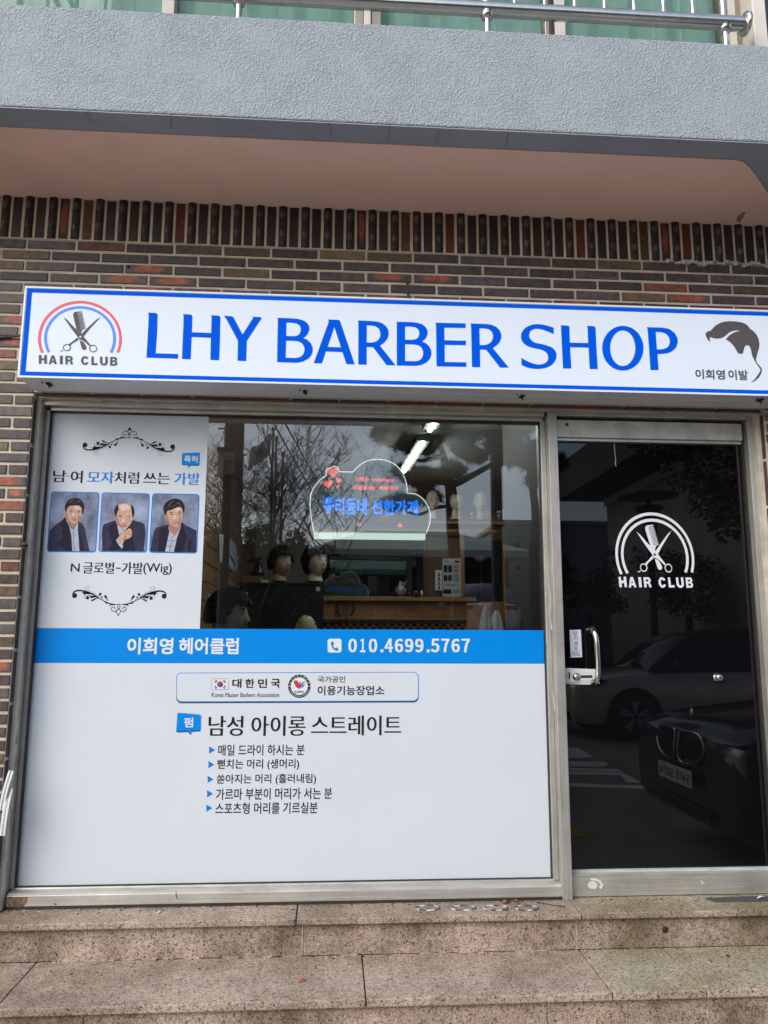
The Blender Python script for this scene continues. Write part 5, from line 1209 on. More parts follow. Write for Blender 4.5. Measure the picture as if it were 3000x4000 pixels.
while x < xb:
    for s in (1, -1):
        pts = [(x, z0_), (x + hgt, z1_)] if s == 1 else [(x, z1_), (x + hgt, z0_)]
        (ax, az), (bx_, bz) = pts
        def cut(t): return (ax + (bx_ - ax) * t, az + (bz - az) * t)
        t0 = max(0, (xa - ax) / (bx_ - ax)); t1 = min(1, (xb - ax) / (bx_ - ax))
        if t1 - t0 > .02:
            a2, b2 = cut(t0), cut(t1); d = Vector((b2[0] - a2[0], 0, b2[1] - a2[1])); c = Vector(((a2[0] + b2[0]) / 2, PY + .02 + .006 * s, (a2[1] + b2[1]) / 2)); l = d.length / 2; d.normalize()
            q.obox(c, d * l, Vector((0, .0035, 0)), Vector((0, 1, 0)).cross(d) * .0055)
    x += st_
atworld(q.build('lattice', WOOD, pt))
MIR = mat('dark_mirror', (.10, .105, .105), .02, 1.0)
pp_('mirror', (1262, 2160, 1470, 2330), MIR, PY + .02, PY + .03, 0)
pp_('dark_pane', (1470, 2160, 1660, 2330), MIR, PY + .03, PY + .04, 0); pp_('post', (1654, 2092, 1664, 2330), MATS['dark_wood'], PY)
pp_('dark_pane', (1816, 2110, 1964, 2352), MIR, PY + .03, PY + .04, 0)
pp_('inner_board', (1664, 2092, 1798, 2330), mat('brown_board', (.10, .05, .02), .5, var=.2, scale=4), PY + .03, PY + .05, 0)
# things on and at the partition
q = MB(); px_box(q, 1728, 2181, 1802, 2331, PY - .012, PY - .0105)
WPAP = mat('price_card', (.44, .45, .44), .6, var=.04, scale=10)
cd0 = thing('product_card', 'grey white product card with wig pictures on the wooden partition', 'card', tuple(P(1765, 2331, PY)))
atworld(q.build('card', WPAP, cd0))
q = MB()
for l, mi in (((1733, 2208, 1748, 2236), 0), ((1750, 2208, 1766, 2236), 0), ((1733, 2246, 1748, 2270), 0), ((1750, 2246, 1766, 2270), 0), ((1771, 2208, 1791, 2222), 1), ((1771, 2224, 1791, 2237), 1), ((1771, 2242, 1791, 2256), 2), ((1771, 2258, 1791, 2272), 2), ((1776, 2190, 1794, 2198), 0), ((1731, 2302, 1764, 2320), 0), ((1770, 2304, 1796, 2318), 2), ((1738, 2282, 1780, 2284), 0), ((1738, 2287, 1790, 2289), 0), ((1736, 2191, 1752, 2193), 0)):
    a, c = P(l[0], l[1], PY - .0127), P(l[2], l[3], PY - .0127); r_ = min(a.z - c.z, c.x - a.x) * .28
    q.poly([rrect(a.x, c.z, c.x, a.z, r_, 3)], PY - .0127, mi)
atworld(q.build('pictures', [INK, mat('card_pink', (.36, .20, .15), .6), mat('card_grey', (.26, .24, .23), .6)], cd0))
cd1 = thing('photo_strip', 'narrow white card with four small portraits left of the product card', 'card', tuple(P(1712, 2310, PY)))
q = MB(); px_box(q, 1700, 2227, 1727, 2306, PY - .013, PY - .0115); atworld(q.build('card', WHITEINK, cd1))
q = MB()
for y in (2242, 2259, 2276, 2293):
    c = P(1715, y, PY - .0137); q.poly([arc(c.x, c.z + .004, .007, .010, 0, 360, 12)[:-1]], PY - .0137, 0); q.poly([[(c.x - .016, c.z - .018), (c.x + .016, c.z - .018), (c.x + .008, c.z - .006), (c.x - .008, c.z - .006)]], PY - .0137, 1)
atworld(q.build('portraits', [HAIRP, JK], cd1))
q = MB(); p = P(1626, 2322, PY - .05); q.lathe((p.x, PY - .045, p.z + .004), [(.014, -.012), (.026, -.012), (.026, .012), (.014, .012), (.014, -.012)], 24, 0, 'Y'); tag(q.build('tape_roll', mat('red_brown_tape', (.11, .03, .022), .4)), 'red brown roll of tape standing on the partition ledge', 'tape')
q = MB(); p = P(1566, 2329, PY - .02)
q.ell((p.x, PY - .01, p.z + .045), .045, .03, .045, 18, 12, 0, lambda v: v * (1 + .18 * noise.noise(v * 60))); q.add([(p.x + dx_, PY - .01 + dy_, p.z + dz_) for dx_, dy_, dz_ in ((-.02, 0, .07), (.03, .01, .07), (.055, 0, .135), (.02, -.012, .115), (-.012, .01, .13))], [(0, 1, 3), (1, 2, 3), (0, 3, 4)])
tag(q.build('plastic_bag', mat('milky_plastic', (.30, .26, .25), .3, var=.5, scale=40)), 'crumpled clear plastic bag on the partition ledge', 'bag')
for i, (x, h_, m_) in enumerate(((1648, .05, WHITEINK), (1600, .035, STAND))):
    q = MB(); p = P(x, 2329, PY - .03); q.lathe((p.x, PY - .025, p.z + .001), [(0, 0), (.012, 0), (.012, h_ * .7), (.006, h_ * .8), (.006, h_), (0, h_)], 14)
    tag(q.build('bottle', m_), ('small white bottle right of the tape roll on the ledge', 'small black bottle left of the tape roll on the ledge')[i], 'bottle')
# headset on its hook
hs_ = thing('headset', 'black neckband headset with thin cables hanging on the wooden partition', 'headset', tuple(P(1350, 2330, PY - .03)))
q = MB(); pts = [tuple(P(1350 + 33 * math.sin(R(a)) * (1 if a < 180 else 1), 2372 - 38 * math.cos(R(a)) * 1.0, PY - .03)) for a in range(-150, 151, 15)]
q.tube(pts, [.006 + (.004 if abs(i - 10) > 6 else 0) for i in range(len(pts))], 8); atworld(q.build('neckband', STAND, hs_))
q = MB()
for k in range(3): q.tube(smoothpts([tuple(P(1338 + k * 6, 2336, PY - .025)), tuple(P(1330 + k * 12, 2375, PY - .03)), tuple(P(1346 + k * 4, 2405, PY - .03)), tuple(P(1348 + k * 7, 2440, PY - .03))], 5), .0022, 6)
atworld(q.build('cable', STAND, hs_))
# hanging towels
for i, (l, lab, m_) in enumerate((([(1898, 2366), (1872, 2460), (1916, 2460)], 'grey wrinkled cloth hanging on the partition post, the left of two', mat('grey_cloth', (.52, .50, .47), .9, var=.2, scale=9)), ([(1940, 2384), (1912, 2460), (1970, 2460)], 'pale green grey cloth hanging on the partition post, the right of two', mat('pale_cloth', (.62, .65, .60), .9, var=.15, scale=9)))):
    a, bl, br = (P(*c, PY - .06) for c in l); n = 24; m2_ = 16; vs = []
    bz = bl.z - .35
    for r_ in range(m2_ + 1):
        t = r_ / m2_; z = a.z + (bz - a.z) * t; hw0 = (br.x - bl.x) / 2 * (1 - math.exp(-t * 6)) + .012; cx = a.x + ((bl.x + br.x) / 2 - a.x) * t
        for k in range(n): 
            th = 2 * math.pi * k / n; w = 1 + .22 * math.sin(k * 5 * .9 + r_ * .25) 
            vs.append((cx + hw0 * w * math.cos(th), PY - .065 + .028 * w * math.sin(th), z))
    q = MB(); q.add(vs, [(r_ * n + k, (r_ + 1) * n + k, (r_ + 1) * n + (k + 1) % n, r_ * n + (k + 1) % n) for r_ in range(m2_) for k in range(n)], 0, True)
    q.add(vs[:n], [tuple(range(n))]); tag(q.build('hanging_cloth', m_), lab, 'cloth')
# row of heads and jars on top of the partition
topz = P(1700, 2030, PY).z
def on_top(x): return P(x, 2030, PY + .12).x
mannequin('faint bald pale mannequin head on the partition top, left of the brown wigged one', (on_top(1690), PY + .12, topz + .022), R(4), SK3, None, 0, .80, 'mannequin heads along the partition top', .085)
mannequin('female mannequin head with long brown wig in the row on the partition top', (on_top(1783), PY + .12, topz + .022), R(3), SK3, BROWNHAIR, .09, .84, 'mannequin heads along the partition top', .09)
mannequin('bald mannequin head between the jars and the brown wigged one on the partition top', (on_top(1878), PY + .12, topz + .022), R(-4), SK3, None, 0, .80, 'mannequin heads along the partition top', .085, brow=False)
mannequin('pale mannequin head on the partition top seen through the cloud shaped sign', (on_top(1505), PY + .12, topz + .022), R(0), SK3, None, 0, .84, 'mannequin heads along the partition top', .085)
for i, (x, r_, h_, m_, lab) in enumerate(((1893, .036, .075, mat('wicker', (.26, .14, .06), .7, var=.3, scale=40), 'brown jar on the partition top, beside the two glass jars'), (1942, .026, .07, mat('olive_jar', (.20, .20, .10), .3), 'olive glass jar with pale lid on the partition top'), (1958, .020, .07, mat('pale_jar', (.30, .30, .24), .3), 'pale glass jar at the right end of the partition top'), (1838, .022, .05, mat('teal_jar', (.10, .14, .12), .3), 'small dark green jar between two heads on the partition top'))):
    p = P(x, 2030, PY); t = thing('jar', lab, 'jar', (on_top(x), PY - .005 + .03 * (i % 2), topz), 'jars on the partition top')
    q = MB(); q.lathe((0, 0, .001), [(0, 0), (r_, 0), (r_ * 1.04, h_ * .5), (r_ * .9, h_ * .85), (r_ * .8, h_), (0, h_)], 18); q.build('body', m_, t)
    q = MB(); q.lathe((0, 0, h_ + .001), [(0, 0), (r_ * .9, 0), (r_ * .9, .014), (0, .014)], 18); q.build('lid', WHITEINK if i else m_, t)
q = MB(); p = P(1876, 2182, PY - .03)
for k in range(10):
    a = k * .628 + .2; q.tube([tuple(p), (p.x + .035 * math.cos(a), p.y - .008, p.z + .02 * math.sin(a)), (p.x + .065 * math.cos(a), p.y, p.z + .034 * math.sin(a))], [.003, .006, .001], 6)
q.tube([tuple(p), (p.x + .01, p.y + .02, p.z - .1), (p.x + .02, p.y + .03, p.z - .36)], .003, 6, 1)
q.ell(tuple(p - Vector((0, .006, 0))), .010, .006, .010, 10, 8, 2)
tag(q.build('flower', [mat('violet_petal', (.16, .10, .30), .6), mat('stem_green', (.03, .06, .02), .7), mat('pollen', (.40, .30, .05), .7)]), 'violet spiky flower on a thin stem before the dark pane', 'flower')

# ---------------- cloud shaped acrylic sign hanging inside the glass
AY = .11
ac = thing('acrylic_sign', 'cloud shaped clear acrylic sign with blue and red Korean lettering hanging behind the glass', 'sign', tuple(P(1440, 2110, AY)))
za = Zm(1180, 1760, 3.0722)
ol = [(140, 978), (112, 820), (98, 700), (95, 600), (105, 520), (140, 440), (200, 368), (250, 325), (292, 298), (286, 262), (288, 240), (300, 220), (318, 212), (345, 210), (362, 198), (382, 189), (405, 191), (428, 206), (438, 228), (443, 254), (612, 257), (640, 222), (690, 175), (740, 143), (800, 118), (860, 107), (900, 105), (950, 107), (1000, 115), (1060, 137), (1110, 165), (1160, 208), (1200, 262), (1235, 335), (1253, 400), (1260, 450), (1262, 514), (1310, 513), (1350, 519), (1400, 540), (1450, 578), (1490, 630), (1522, 695), (1538, 760), (1540, 810), (1532, 870), (1515, 930), (1488, 996)]
pl = xz(za(ol), AY)
q = MB(); q.poly([pl], AY, 0); q.poly([[(x, z) for x, z in pl]], AY + .005, 1)
n = len(pl); q.add([(x, AY, z) for x, z in pl] + [(x, AY + .005, z) for x, z in pl], [(i, (i + 1) % n, (i + 1) % n + n, i + n) for i in range(n)], 2)
ACR = bpy.data.materials.new('frosted_acrylic'); ACR.use_nodes = True; nt = ACR.node_tree
for nn in list(nt.nodes): nt.nodes.remove(nn)
o_ = nt.nodes.new('ShaderNodeOutputMaterial'); mx = nt.nodes.new('ShaderNodeMixShader'); mx.inputs[0].default_value = .62
t_ = nt.nodes.new('ShaderNodeBsdfTransparent'); df = nt.nodes.new('ShaderNodeBsdfPrincipled'); df.inputs['Base Color'].default_value = (.80, .84, .82, 1); df.inputs['Roughness'].default_value = .3
nt.links.new(t_.outputs[0], mx.inputs[1]); nt.links.new(df.outputs[0], mx.inputs[2]); nt.links.new(mx.outputs[0], o_.inputs[0])
EDGE = mat('lit_acrylic_edge', (.80, .90, .86), .3, emit=.55)
atworld(q.build('panel', [ACR, CLEAR, EDGE], ac))
q = MB(); q.tube([(x, AY - .001, z) for x, z in pl], .0017, 6); atworld(q.build('edge', EDGE, ac))
q = MB(); a, b_ = P(*za([(140, 977)])[0], AY - .008), P(*za([(1480, 1080)])[0], AY - .008)
q.box(a.x, b_.x, AY - .012, AY + .018, b_.z + .004, a.z - .003); atworld(q.build('base_bar', mat('glowing_frosted_bar', (.68, .76, .71), .5, emit=.5), ac, bevel=.002))  # emission put in to brighten the frosted bar
ABL = mat('acrylic_blue', (.004, .17, .85), .4, emit=.9); ARD = mat('acrylic_red', (.80, .12, .10), .4, emit=.6); APU = mat('acrylic_purple', (.16, .13, .45), .4, emit=.12)  # emission put into these colours so the lettering looks brighter
q = MB()
put_text(q, '리동네', *za([(398, 565), (775, 772)]), AY - .002, .022); put_text(q, '선한가게', *za([(835, 590), (1390, 775)]), AY - .002, .022)
q.poly([xz(za(arc(318, 602, 40, 44, 0, 360, 24)[:-1]), AY - .002)], AY - .002); q.poly([xz(za([(245, 655), (385, 652), (383, 672), (345, 690), (333, 752), (300, 754), (290, 695), (262, 680)]), AY - .002)], AY - .002)
for k in range(3):
    for s in (-1, 1): q.poly([xz(za(stroke([(318 + s * 52, 580 + k * 26 - 12), (318 + s * 68, 570 + k * 32 - 12)], 9)), AY - .002)], AY - .002)
atworld(q.build('blue_lettering', ABL, ac))
q = MB(); put_text(q, '1982~ volunteer', *za([(655, 316), (1105, 376)]), AY - .002, .02); put_text(q, '자원봉사는 계속되다', *za([(605, 415), (1152, 480)]), AY - .002, .03); atworld(q.build('red_lettering', ARD, ac))
def heart(cx, cy, w, rot=0):
    o = []
    for i in range(28):
        t = 2 * math.pi * i / 28; x = 16 * math.sin(t) ** 3; y = -(13 * math.cos(t) - 5 * math.cos(2 * t) - 2 * math.cos(3 * t) - math.cos(4 * t))
        x, y = x * w / 32, y * w / 32; o.append((cx + x * math.cos(rot) - y * math.sin(rot), cy + x * math.sin(rot) + y * math.cos(rot)))
    return o
for cx, cy, w, r_ in ((368, 258, 135, -.12), (315, 400, 110, -.2), (438, 358, 76, .2), (427, 430, 46, .1)):
    q = MB(); q.poly([xz(za(heart(cx, cy, w, r_)), AY - .002)], AY - .002); atworld(q.build('heart', ARD, ac))
q = MB(); put_text(q, '우리금융그룹', *za([(302, 868), (548, 908)]), AY - .002, .02); put_text(q, '소상공인연합회', *za([(745, 870), (1112, 920)]), AY - .002, .02)
q.poly([xz(za(arc(258, 886, 27, 25, 0, 360, 20)[:-1]), AY - .002), xz(za(arc(258, 886, 14, 10, 0, 360, 16)[:-1]), AY - .002)], AY - .002); atworld(q.build('purple_lettering', APU, ac))
q = MB(); put_text(q, 'M', *za([(660, 868), (702, 908)]), AY - .002, .03)
for a in (0, 120, 240): q.poly([xz(za(arc(1176 + 15 * math.cos(R(a - 90)), 898 + 14 * math.sin(R(a - 90)), 14, 14, 0, 360, 14)[:-1]), AY - .0021 - a * 1e-6)], AY - .0021 - a * 1e-6)
atworld(q.build('red_mark', ARD, ac))
q = MB()
for x in (268, 1303):
    p = P(*za([(x, 325 if x < 500 else 525)])[0], AY); q.tube([(p.x, AY + .002, p.z), (p.x, AY + .002, 2.62)], .0011, 6)
atworld(q.build('thread', mat('pale_thread', (.55, .57, .55), .6), ac))
# ------------------------------------------------------------------ the street behind the photographer (it shows in the glass)
ROADW = mat('road_paint', (.78, .78, .75), .8, var=.25, scale=6)
def road_mark(name, pts, m=ROADW, z=.004):
    ps = [PZ(a, b_, 0) for a, b_ in pts]; ps = [(p.x, -p.y, z) for p in ps][::-1]
    q = MB(); q.add(ps, [tuple(range(len(ps)))]); return tag(q.build(name, m), kind='structure')
z7 = Zm(2160, 2700, 1.975)
for l in ([(60, 708), (400, 722), (920, 738), (940, 766), (400, 748), (60, 736)], [(60, 644), (520, 652), (570, 706), (688, 710), (540, 632), (60, 618)], [(60, 594), (505, 603), (545, 629), (60, 612)], [(60, 545), (390, 545), (425, 562), (410, 580), (340, 584), (60, 582)], [(60, 428), (190, 438), (320, 512), (60, 520)]):
    road_mark('road_marking', z7(l))
road_mark('road_marking', z7([(100, 1000), (170, 1030), (270, 1130), (90, 1128)]), mat('yellow_road_paint', (.45, .28, .02), .8, var=.2, scale=6))

CARGLASS = mat('car_glass', (.012, .013, .015), .04, spec=.7); TYRE = mat('tyre', (.018, .018, .018), .85); RIM = mat('alloy_rim', (.45, .45, .46), .3, .8); ARCH = mat('arch_plastic', (.02, .02, .021), .75)
LAMPM = mat('lamp_lens', (.07, .075, .08), .12, spec=.8); REDL = mat('tail_lens', (.35, .01, .01), .15); GRL = mat('grille_black', (.012, .012, .013), .35)
def car(name, lab, loc, rz, L_, W, H, paint, belt, rooff, lw=.33, wb=(.85, .84), sedan=True, grille='bar', group=None):
    """front toward local -X, nose at x = 0"""
    t = thing(name, lab, 'car', loc, group, rz)
    hw = W / 2
    st_ = [(0.0, .30, belt * .70, .80), (.06, .24, belt * .80, .92), (.35, .20, belt * .88, .98), (1.2, .18, belt * .97, 1.0), (1.7, .17, belt, 1.0), (L_ * .55, .17, belt * 1.01, 1.0), (L_ - .9, .20, belt * 1.03, .99), (L_ - .25, .24, belt * 1.0, .94), (L_ - .04, .30, belt * .93, .86), (L_, .38, belt * .85, .80)]
    st_ = [tuple(p) for p in smoothpts(st_, 4)]
    vs = []; 
    for x, zb, zt, k in st_:
        w = hw * k; h = zt - zb
        sec = [(.0, zb), (w * .8, zb), (w * .97, zb + h * .14), (w, zb + h * .45), (w * .985, zb + h * .72), (w * .93, zb + h * .93), (w * .80, zt), (w * .4, zt + .022), (0, zt + .03)]
        sec = sec + [(-a, b_) for a, b_ in sec[-2:0:-1]]
        vs += [(x, a, b_) for a, b_ in sec]
    n = 16; q = MB()
    q.add(vs, [(i * n + k, i * n + (k + 1) % n, (i + 1) * n + (k + 1) % n, (i + 1) * n + k) for i in range(len(st_) - 1) for k in range(n)], 0, True)
    q.add(vs[:n], [tuple(range(n))[::-1]], 0); q.add(vs[-n:], [tuple(range(n))], 0)
    bd = q.build('body', paint, t); 
    # cabin
    rs = [(rooff[0], belt * .99, .86, 0), (rooff[0] + (rooff[1] - rooff[0]) * .5, belt + (H - belt) * .60, .80, 0), (rooff[1], H - .04, .72, 1), ((rooff[1] + rooff[2]) / 2, H, .73, 1), (rooff[2], H - .03, .70, 1), (rooff[2] + (rooff[3] - rooff[2]) * .55, belt + (H - belt) * .55, .76, 0), (rooff[3], belt * 1.0, .82, 0)]
    rs = smoothpts(rs, 3); vs = []
    for x, z, k, f in rs:
        w = hw * k; z0 = belt * .96
        vs += [(x, hw * .93, z0), (x, hw * .90 if z > z0 + .05 else hw * .9, z0 + (z - z0) * .15), (x, w + (hw * .9 - w) * .12, z0 + (z - z0) * .85), (x, w * .93, z - .012 if z > z0 + .02 else z), (x, 0, z + .02)]
        vs += [(x, -w * .93, z - .012 if z > z0 + .02 else z), (x, -(w + (hw * .9 - w) * .12), z0 + (z - z0) * .85), (x, -hw * .90, z0 + (z - z0) * .15), (x, -hw * .93, z0)]
    n = 9; g_ = MB(); rf = MB()
    for i in range(len(rs) - 1):
        isroof = rs[i][3] > .6 and rs[i + 1][3] > .6
        for k in range(n - 1):
            f = (i * n + k, (i + 1) * n + k, (i + 1) * n + k + 1, i * n + k + 1)
            (rf if isroof and k in (2, 3, 4, 5) else g_).add([vs[j] for j in f], [(0, 1, 2, 3)], 0, True)
    g_.build('windows', CARGLASS, t, weld=True); rf.build('roof', paint if sedan else ARCH, t, weld=True)
    for wx in (wb[0], L_ - wb[1]):
        for s in (-1, 1):
            y = s * (hw - .10)
            q = MB(); q.lathe((wx, s * (hw - .085), lw), [(lw + .075, -.10), (lw + .075, .0887), (0, .0887)] if s > 0 else [(lw + .075, .10), (lw + .075, -.0887), (0, -.0887)], 28, 0, 'Y'); q.build('wheel_arch', ARCH, t)
            wt = thing('wheel', None, None, (wx, y, lw)); wt.parent = t; [wt.pop(k, None) for k in ('label', 'category')]
            q = MB(); q.lathe((0, 0, 0), [(lw * .68, -.09), (lw * .92, -.10), (lw, -.07), (lw, .07), (lw * .92, .10), (lw * .68, .09)], 32, 0, 'Y'); q.build('tyre', TYRE, wt)
            q = MB(); q.lathe((0, s * .085, 0), [(lw * .62, 0), (lw * .70, 0), (lw * .70, s * .015), (lw * .62, s * .015), (lw * .62, 0)], 28, 0, 'Y')
            for a in range(5):
                for o_ in (-.16, .16):
                    an = a * 1.2566 + math.pi / 2
                    q.tube([(lw * .10 * math.cos(an), s * .094, lw * .10 * math.sin(an)), (lw * .66 * math.cos(an + o_), s * .092, lw * .66 * math.sin(an + o_))], [.022, .028], 6)
            q.lathe((0, s * .09, 0), [(0, s * .012), (.05, s * .012), (.055, 0)], 16, 0, 'Y'); q.build('rim', RIM, wt)
            q = MB(); q.lathe((0, s * .06, 0), [(0, 0), (lw * .68, 0)], 24, 0, 'Y'); q.build('brake_disc', GRL, wt)
    for s in (-1, 1):
        q = MB(); zt = belt * .74
        q.add([(.02, s * hw * .52, zt - .04), (.06, s * hw * .87, zt - .02), (.50, s * hw * .985, zt + .09), (.42, s * hw * .955, zt + .12), (.05, s * hw * .80, zt + .055), (.015, s * hw * .52, zt + .04)], [tuple(range(6)) if s < 0 else tuple(range(5, -1, -1))], 0)
        o = q.build('headlight', LAMPM, t); so2 = o.modifiers.new('thickness', 'SOLIDIFY'); so2.thickness = .03; so2.offset = 0
        q = MB(); q.obox((L_ - .02, s * hw * .62, belt * .86), Vector((.02, 0, 0)), Vector((0, hw * .2, 0)), Vector((0, 0, .06))); q.build('tail_light', REDL, t, bevel=.01)
        q = MB(); q.ell((rooff[0] + .35, s * (hw + .09), belt + .06), .07, .11, .075, 12, 8); q.tube([(rooff[0] + .35, s * hw * .92, belt), (rooff[0] + .35, s * (hw + .02), belt + .03)], .02, 8); q.build('mirror', paint if sedan else ARCH, t)
        for dx in (rooff[0] + .95, rooff[0] + 1.95):
            q = MB(); q.tube([(dx, s * (hw * .99 + .01), belt * .83), (dx + .09, s * (hw * .99 + .028), belt * .835), (dx + .18, s * (hw * .99 + .01), belt * .83)], .012, 8); q.build('door_handle', paint, t)
    if grille == 'kidney':
        for s in (-1, 1):
            q = MB(); y0, y1 = s * .03, s * .36; zc0, zc1 = .635, .82
            l = [(y0, zc0 + .03), (y0 + s * .05, zc0 - .02), (y1 - s * .10, zc0), (y1, zc0 + .09), (y1 + s * .0, zc1 - .07), (y1 - s * .08, zc1), (y0 + s * .03, zc1), (y0, zc1 - .03)]
            l = smoothpts(l + [l[0]], 3)[:-1]
            fx = lambda y, z: -.028 + .16 * y * y + .16 * max(0, z - .68)
            q.tube([(fx(y, z), y, z) for y, z in l + [l[0]]], .014, 8); gk = q.build('grille_ring', mat('dark_chrome', (.30, .30, .30), .2, 1.0), t)
            q = MB(); nn = len(l); q.add([(fx(y, z) + .012, y, z) for y, z in l], [tuple(range(nn)) if s < 0 else tuple(range(nn))[::-1]]); q.build('grille_back', GRL, gk)
            q = MB()
            for k in range(1, 11):
                y = y0 + (y1 - y0) * k / 11; q.tube([(fx(y, zc0) - .004, y, zc0 + .02), (fx(y, zc1) - .004, y, zc1 - .03)], .005, 6)
            q.build('grille_slats', GRL, gk)
        q = MB(); q.lathe((.10, 0, .925), [(0, -.012), (.04, -.008), (.041, .004)], 20, 0, 'X'); q.build('badge', [RIM], t)
        q = MB(); q.box(-.052, -.040, -.26, .26, .475, .585); q.build('number_plate', WHITEVINYL, t, bevel=.004)
        pb = bpy.data.objects[[o.name for o in t.children if o.name.startswith('number_plate')][0]]
        vs_, fs_ = glyphs('54버 5074'); x0, x1 = min(v[0] for v in vs_), max(v[0] for v in vs_); y0, y1 = min(v[1] for v in vs_), max(v[1] for v in vs_)
        q = MB(); q.add([(-.0535, .23 - (v[0] - x0) / (x1 - x0) * .46, .492 + (v[1] - y0) / (y1 - y0) * .076) for v in vs_], fs_); q.build('plate_lettering', INK, pb)
        q = MB(); q.box(-.035, -.02, -.45, .45, .30, .37); q.build('lower_intake', GRL, t, bevel=.02)
    else:
        q = MB(); q.box(-.012, .02, -.5, .5, belt * .60, belt * .72); q.build('grille', GRL, t, bevel=.01)
        q = MB(); q.box(-.02, .02, -.26, .26, .44, .55); q.build('number_plate', WHITEVINYL, t, bevel=.004)
        q = MB(); q.box(-.012, .03, -hw * .7, hw * .7, .26, .40); q.build('lower_intake', GRL, t, bevel=.02)
    return t
DKBLUE = mat('dark_blue_paint', (.028, .034, .048), .18, .3, coat=1.0); SILVER = mat('beige_silver_paint', (.74, .66, .55), .25, .1, coat=1.0); GREYP = mat('grey_silver_paint', (.75, .76, .77), .2, .1, coat=1.0)
car('sedan', 'dark blue grey sedan with double kidney grille parked beside the shop steps', (2.40, -2.04, 0), 0, 4.9, 1.86, 1.52, DKBLUE, 1.02, (1.5, 2.45, 3.4, 4.5), .34, (.95, .95), True, 'kidney')
car('compact_suv', 'beige silver compact car with dark roof parked across the street', (3.48, -8.68, 0), 0, 4.2, 1.78, 1.57, SILVER, 1.0, (1.15, 2.0, 3.3, 4.05), .335, (.88, .72), False)
car('hatchback', 'grey silver car parked on the raised lot behind the hedge', (4.15, -19.6, 1.35), R(95), 4.3, 1.78, 1.5, GREYP, .95, (1.2, 2.1, 3.2, 4.2), .32, (.85, .8), True)

# raised lot with a wall and a hedge in front
q = MB(); q.box(-40, 3.05, -13.8, -10.4, -.2, 1.02); q.box(-40, 5.6, -60, -13.8, -.2, 1.35); tag(q.build('raised_lot', mat('lot_concrete', (.07, .068, .064), .9, var=.2, scale=2)), kind='structure')
def leafball(q, c, r, n, rr, size, mi=0, flatz=1.0):
    for _ in range(n):
        while True:
            p = Vector((rr.uniform(-1, 1), rr.uniform(-1, 1), rr.uniform(-1, 1)))
            if p.length < 1: break
        p = Vector((p.x * r[0], p.y * r[1], p.z * r[2])) + Vector(c)
        a = Vector((rr.uniform(-1, 1), rr.uniform(-1, 1), rr.uniform(-.6, .6))).normalized(); b_ = a.orthogonal().normalized(); s = size * rr.uniform(.6, 1.3)
        q.add([p - a * s, p + b_ * s * .45, p + a * s, p - b_ * s * .45], [(0, 1, 2, 3)], mi)
HEDGE = mat('dark_hedge_leaf', (.022, .035, .014), .6, var=.5, scale=3); TWIG = mat('dark_bark', (.028, .022, .018), .9, var=.3, scale=12)
rr = random.Random(12); q = MB()
for i in range(34):
    x = -5.6 + i * .25; h = 1.0 + .22 * math.sin(i * 1.3) + rr.uniform(-.1, .12)
    leafball(q, (x, -9.9, h * .55), (.24, .36, h * .55), 210, rr, .055)
tag(q.build('hedge', HEDGE), 'dark clipped hedge below the raised lot across the street', 'hedge')

def branchy(q, p, d, l, r, depth, rr, spread=.75, up=.12, kids=3):
    n = 4; pts = [p]; dd = d.copy()
    for i in range(n):
        dd = (dd + Vector((rr.uniform(-.16, .16), rr.uniform(-.16, .16), rr.uniform(-.1, .16) + up * .3))).normalized(); pts.append(pts[-1] + dd * (l / n))
    q.tube(pts, [max(.0035, r * (1 - .45 * i / n)) for i in range(n + 1)], 6 if depth > 1 else 4, 0, False)
    if depth == 0: return
    for k in range(kids + (1 if depth > 1 else 0)):
        t = rr.uniform(.35, 1.0); i = min(n - 1, int(t * n)); b_ = pts[i] + (pts[i + 1] - pts[i]) * (t * n - i)
        a = Vector((rr.uniform(-1, 1), rr.uniform(-1, 1), rr.uniform(-.25, .8))).normalized()
        branchy(q, b_, (dd * (1 - spread) + a * spread + Vector((0, 0, up))).normalized(), l * rr.uniform(.5, .75), r * .5, depth - 1, rr, spread, up, kids)
def bare_tree(lab, loc, h, seed, spread=.75):
    rr = random.Random(seed); t = thing('bare_tree', lab, 'tree', loc, 'bare trees across the street')
    q = MB(); q.tube([(0, 0, 0), (.03, .02, h * .18), (-.02, 0, h * .34)], [.15, .11, .09], 10); q.build('trunk', TWIG, t)
    q = MB()
    for k in range(6):
        a = k * 1.05 + rr.uniform(-.3, .3); branchy(q, Vector((0, 0, h * (.22 + .12 * (k % 2)))), Vector((math.cos(a) * .7, math.sin(a) * .7, .8)).normalized(), h * .42, .027, 4, rr, spread, .12, 3)
    q.build('crown', TWIG, t)
p = V(1020, 2300, 10.0); bare_tree('bare leafless tree with many thin branches beside the utility pole', (p.x, -9.4, 0), 5.2, 3)
p = V(880, 2300, 13.0); bare_tree('smaller bare leafless tree behind the utility pole', (p.x - .3, -13, 1.0), 4.2, 8)

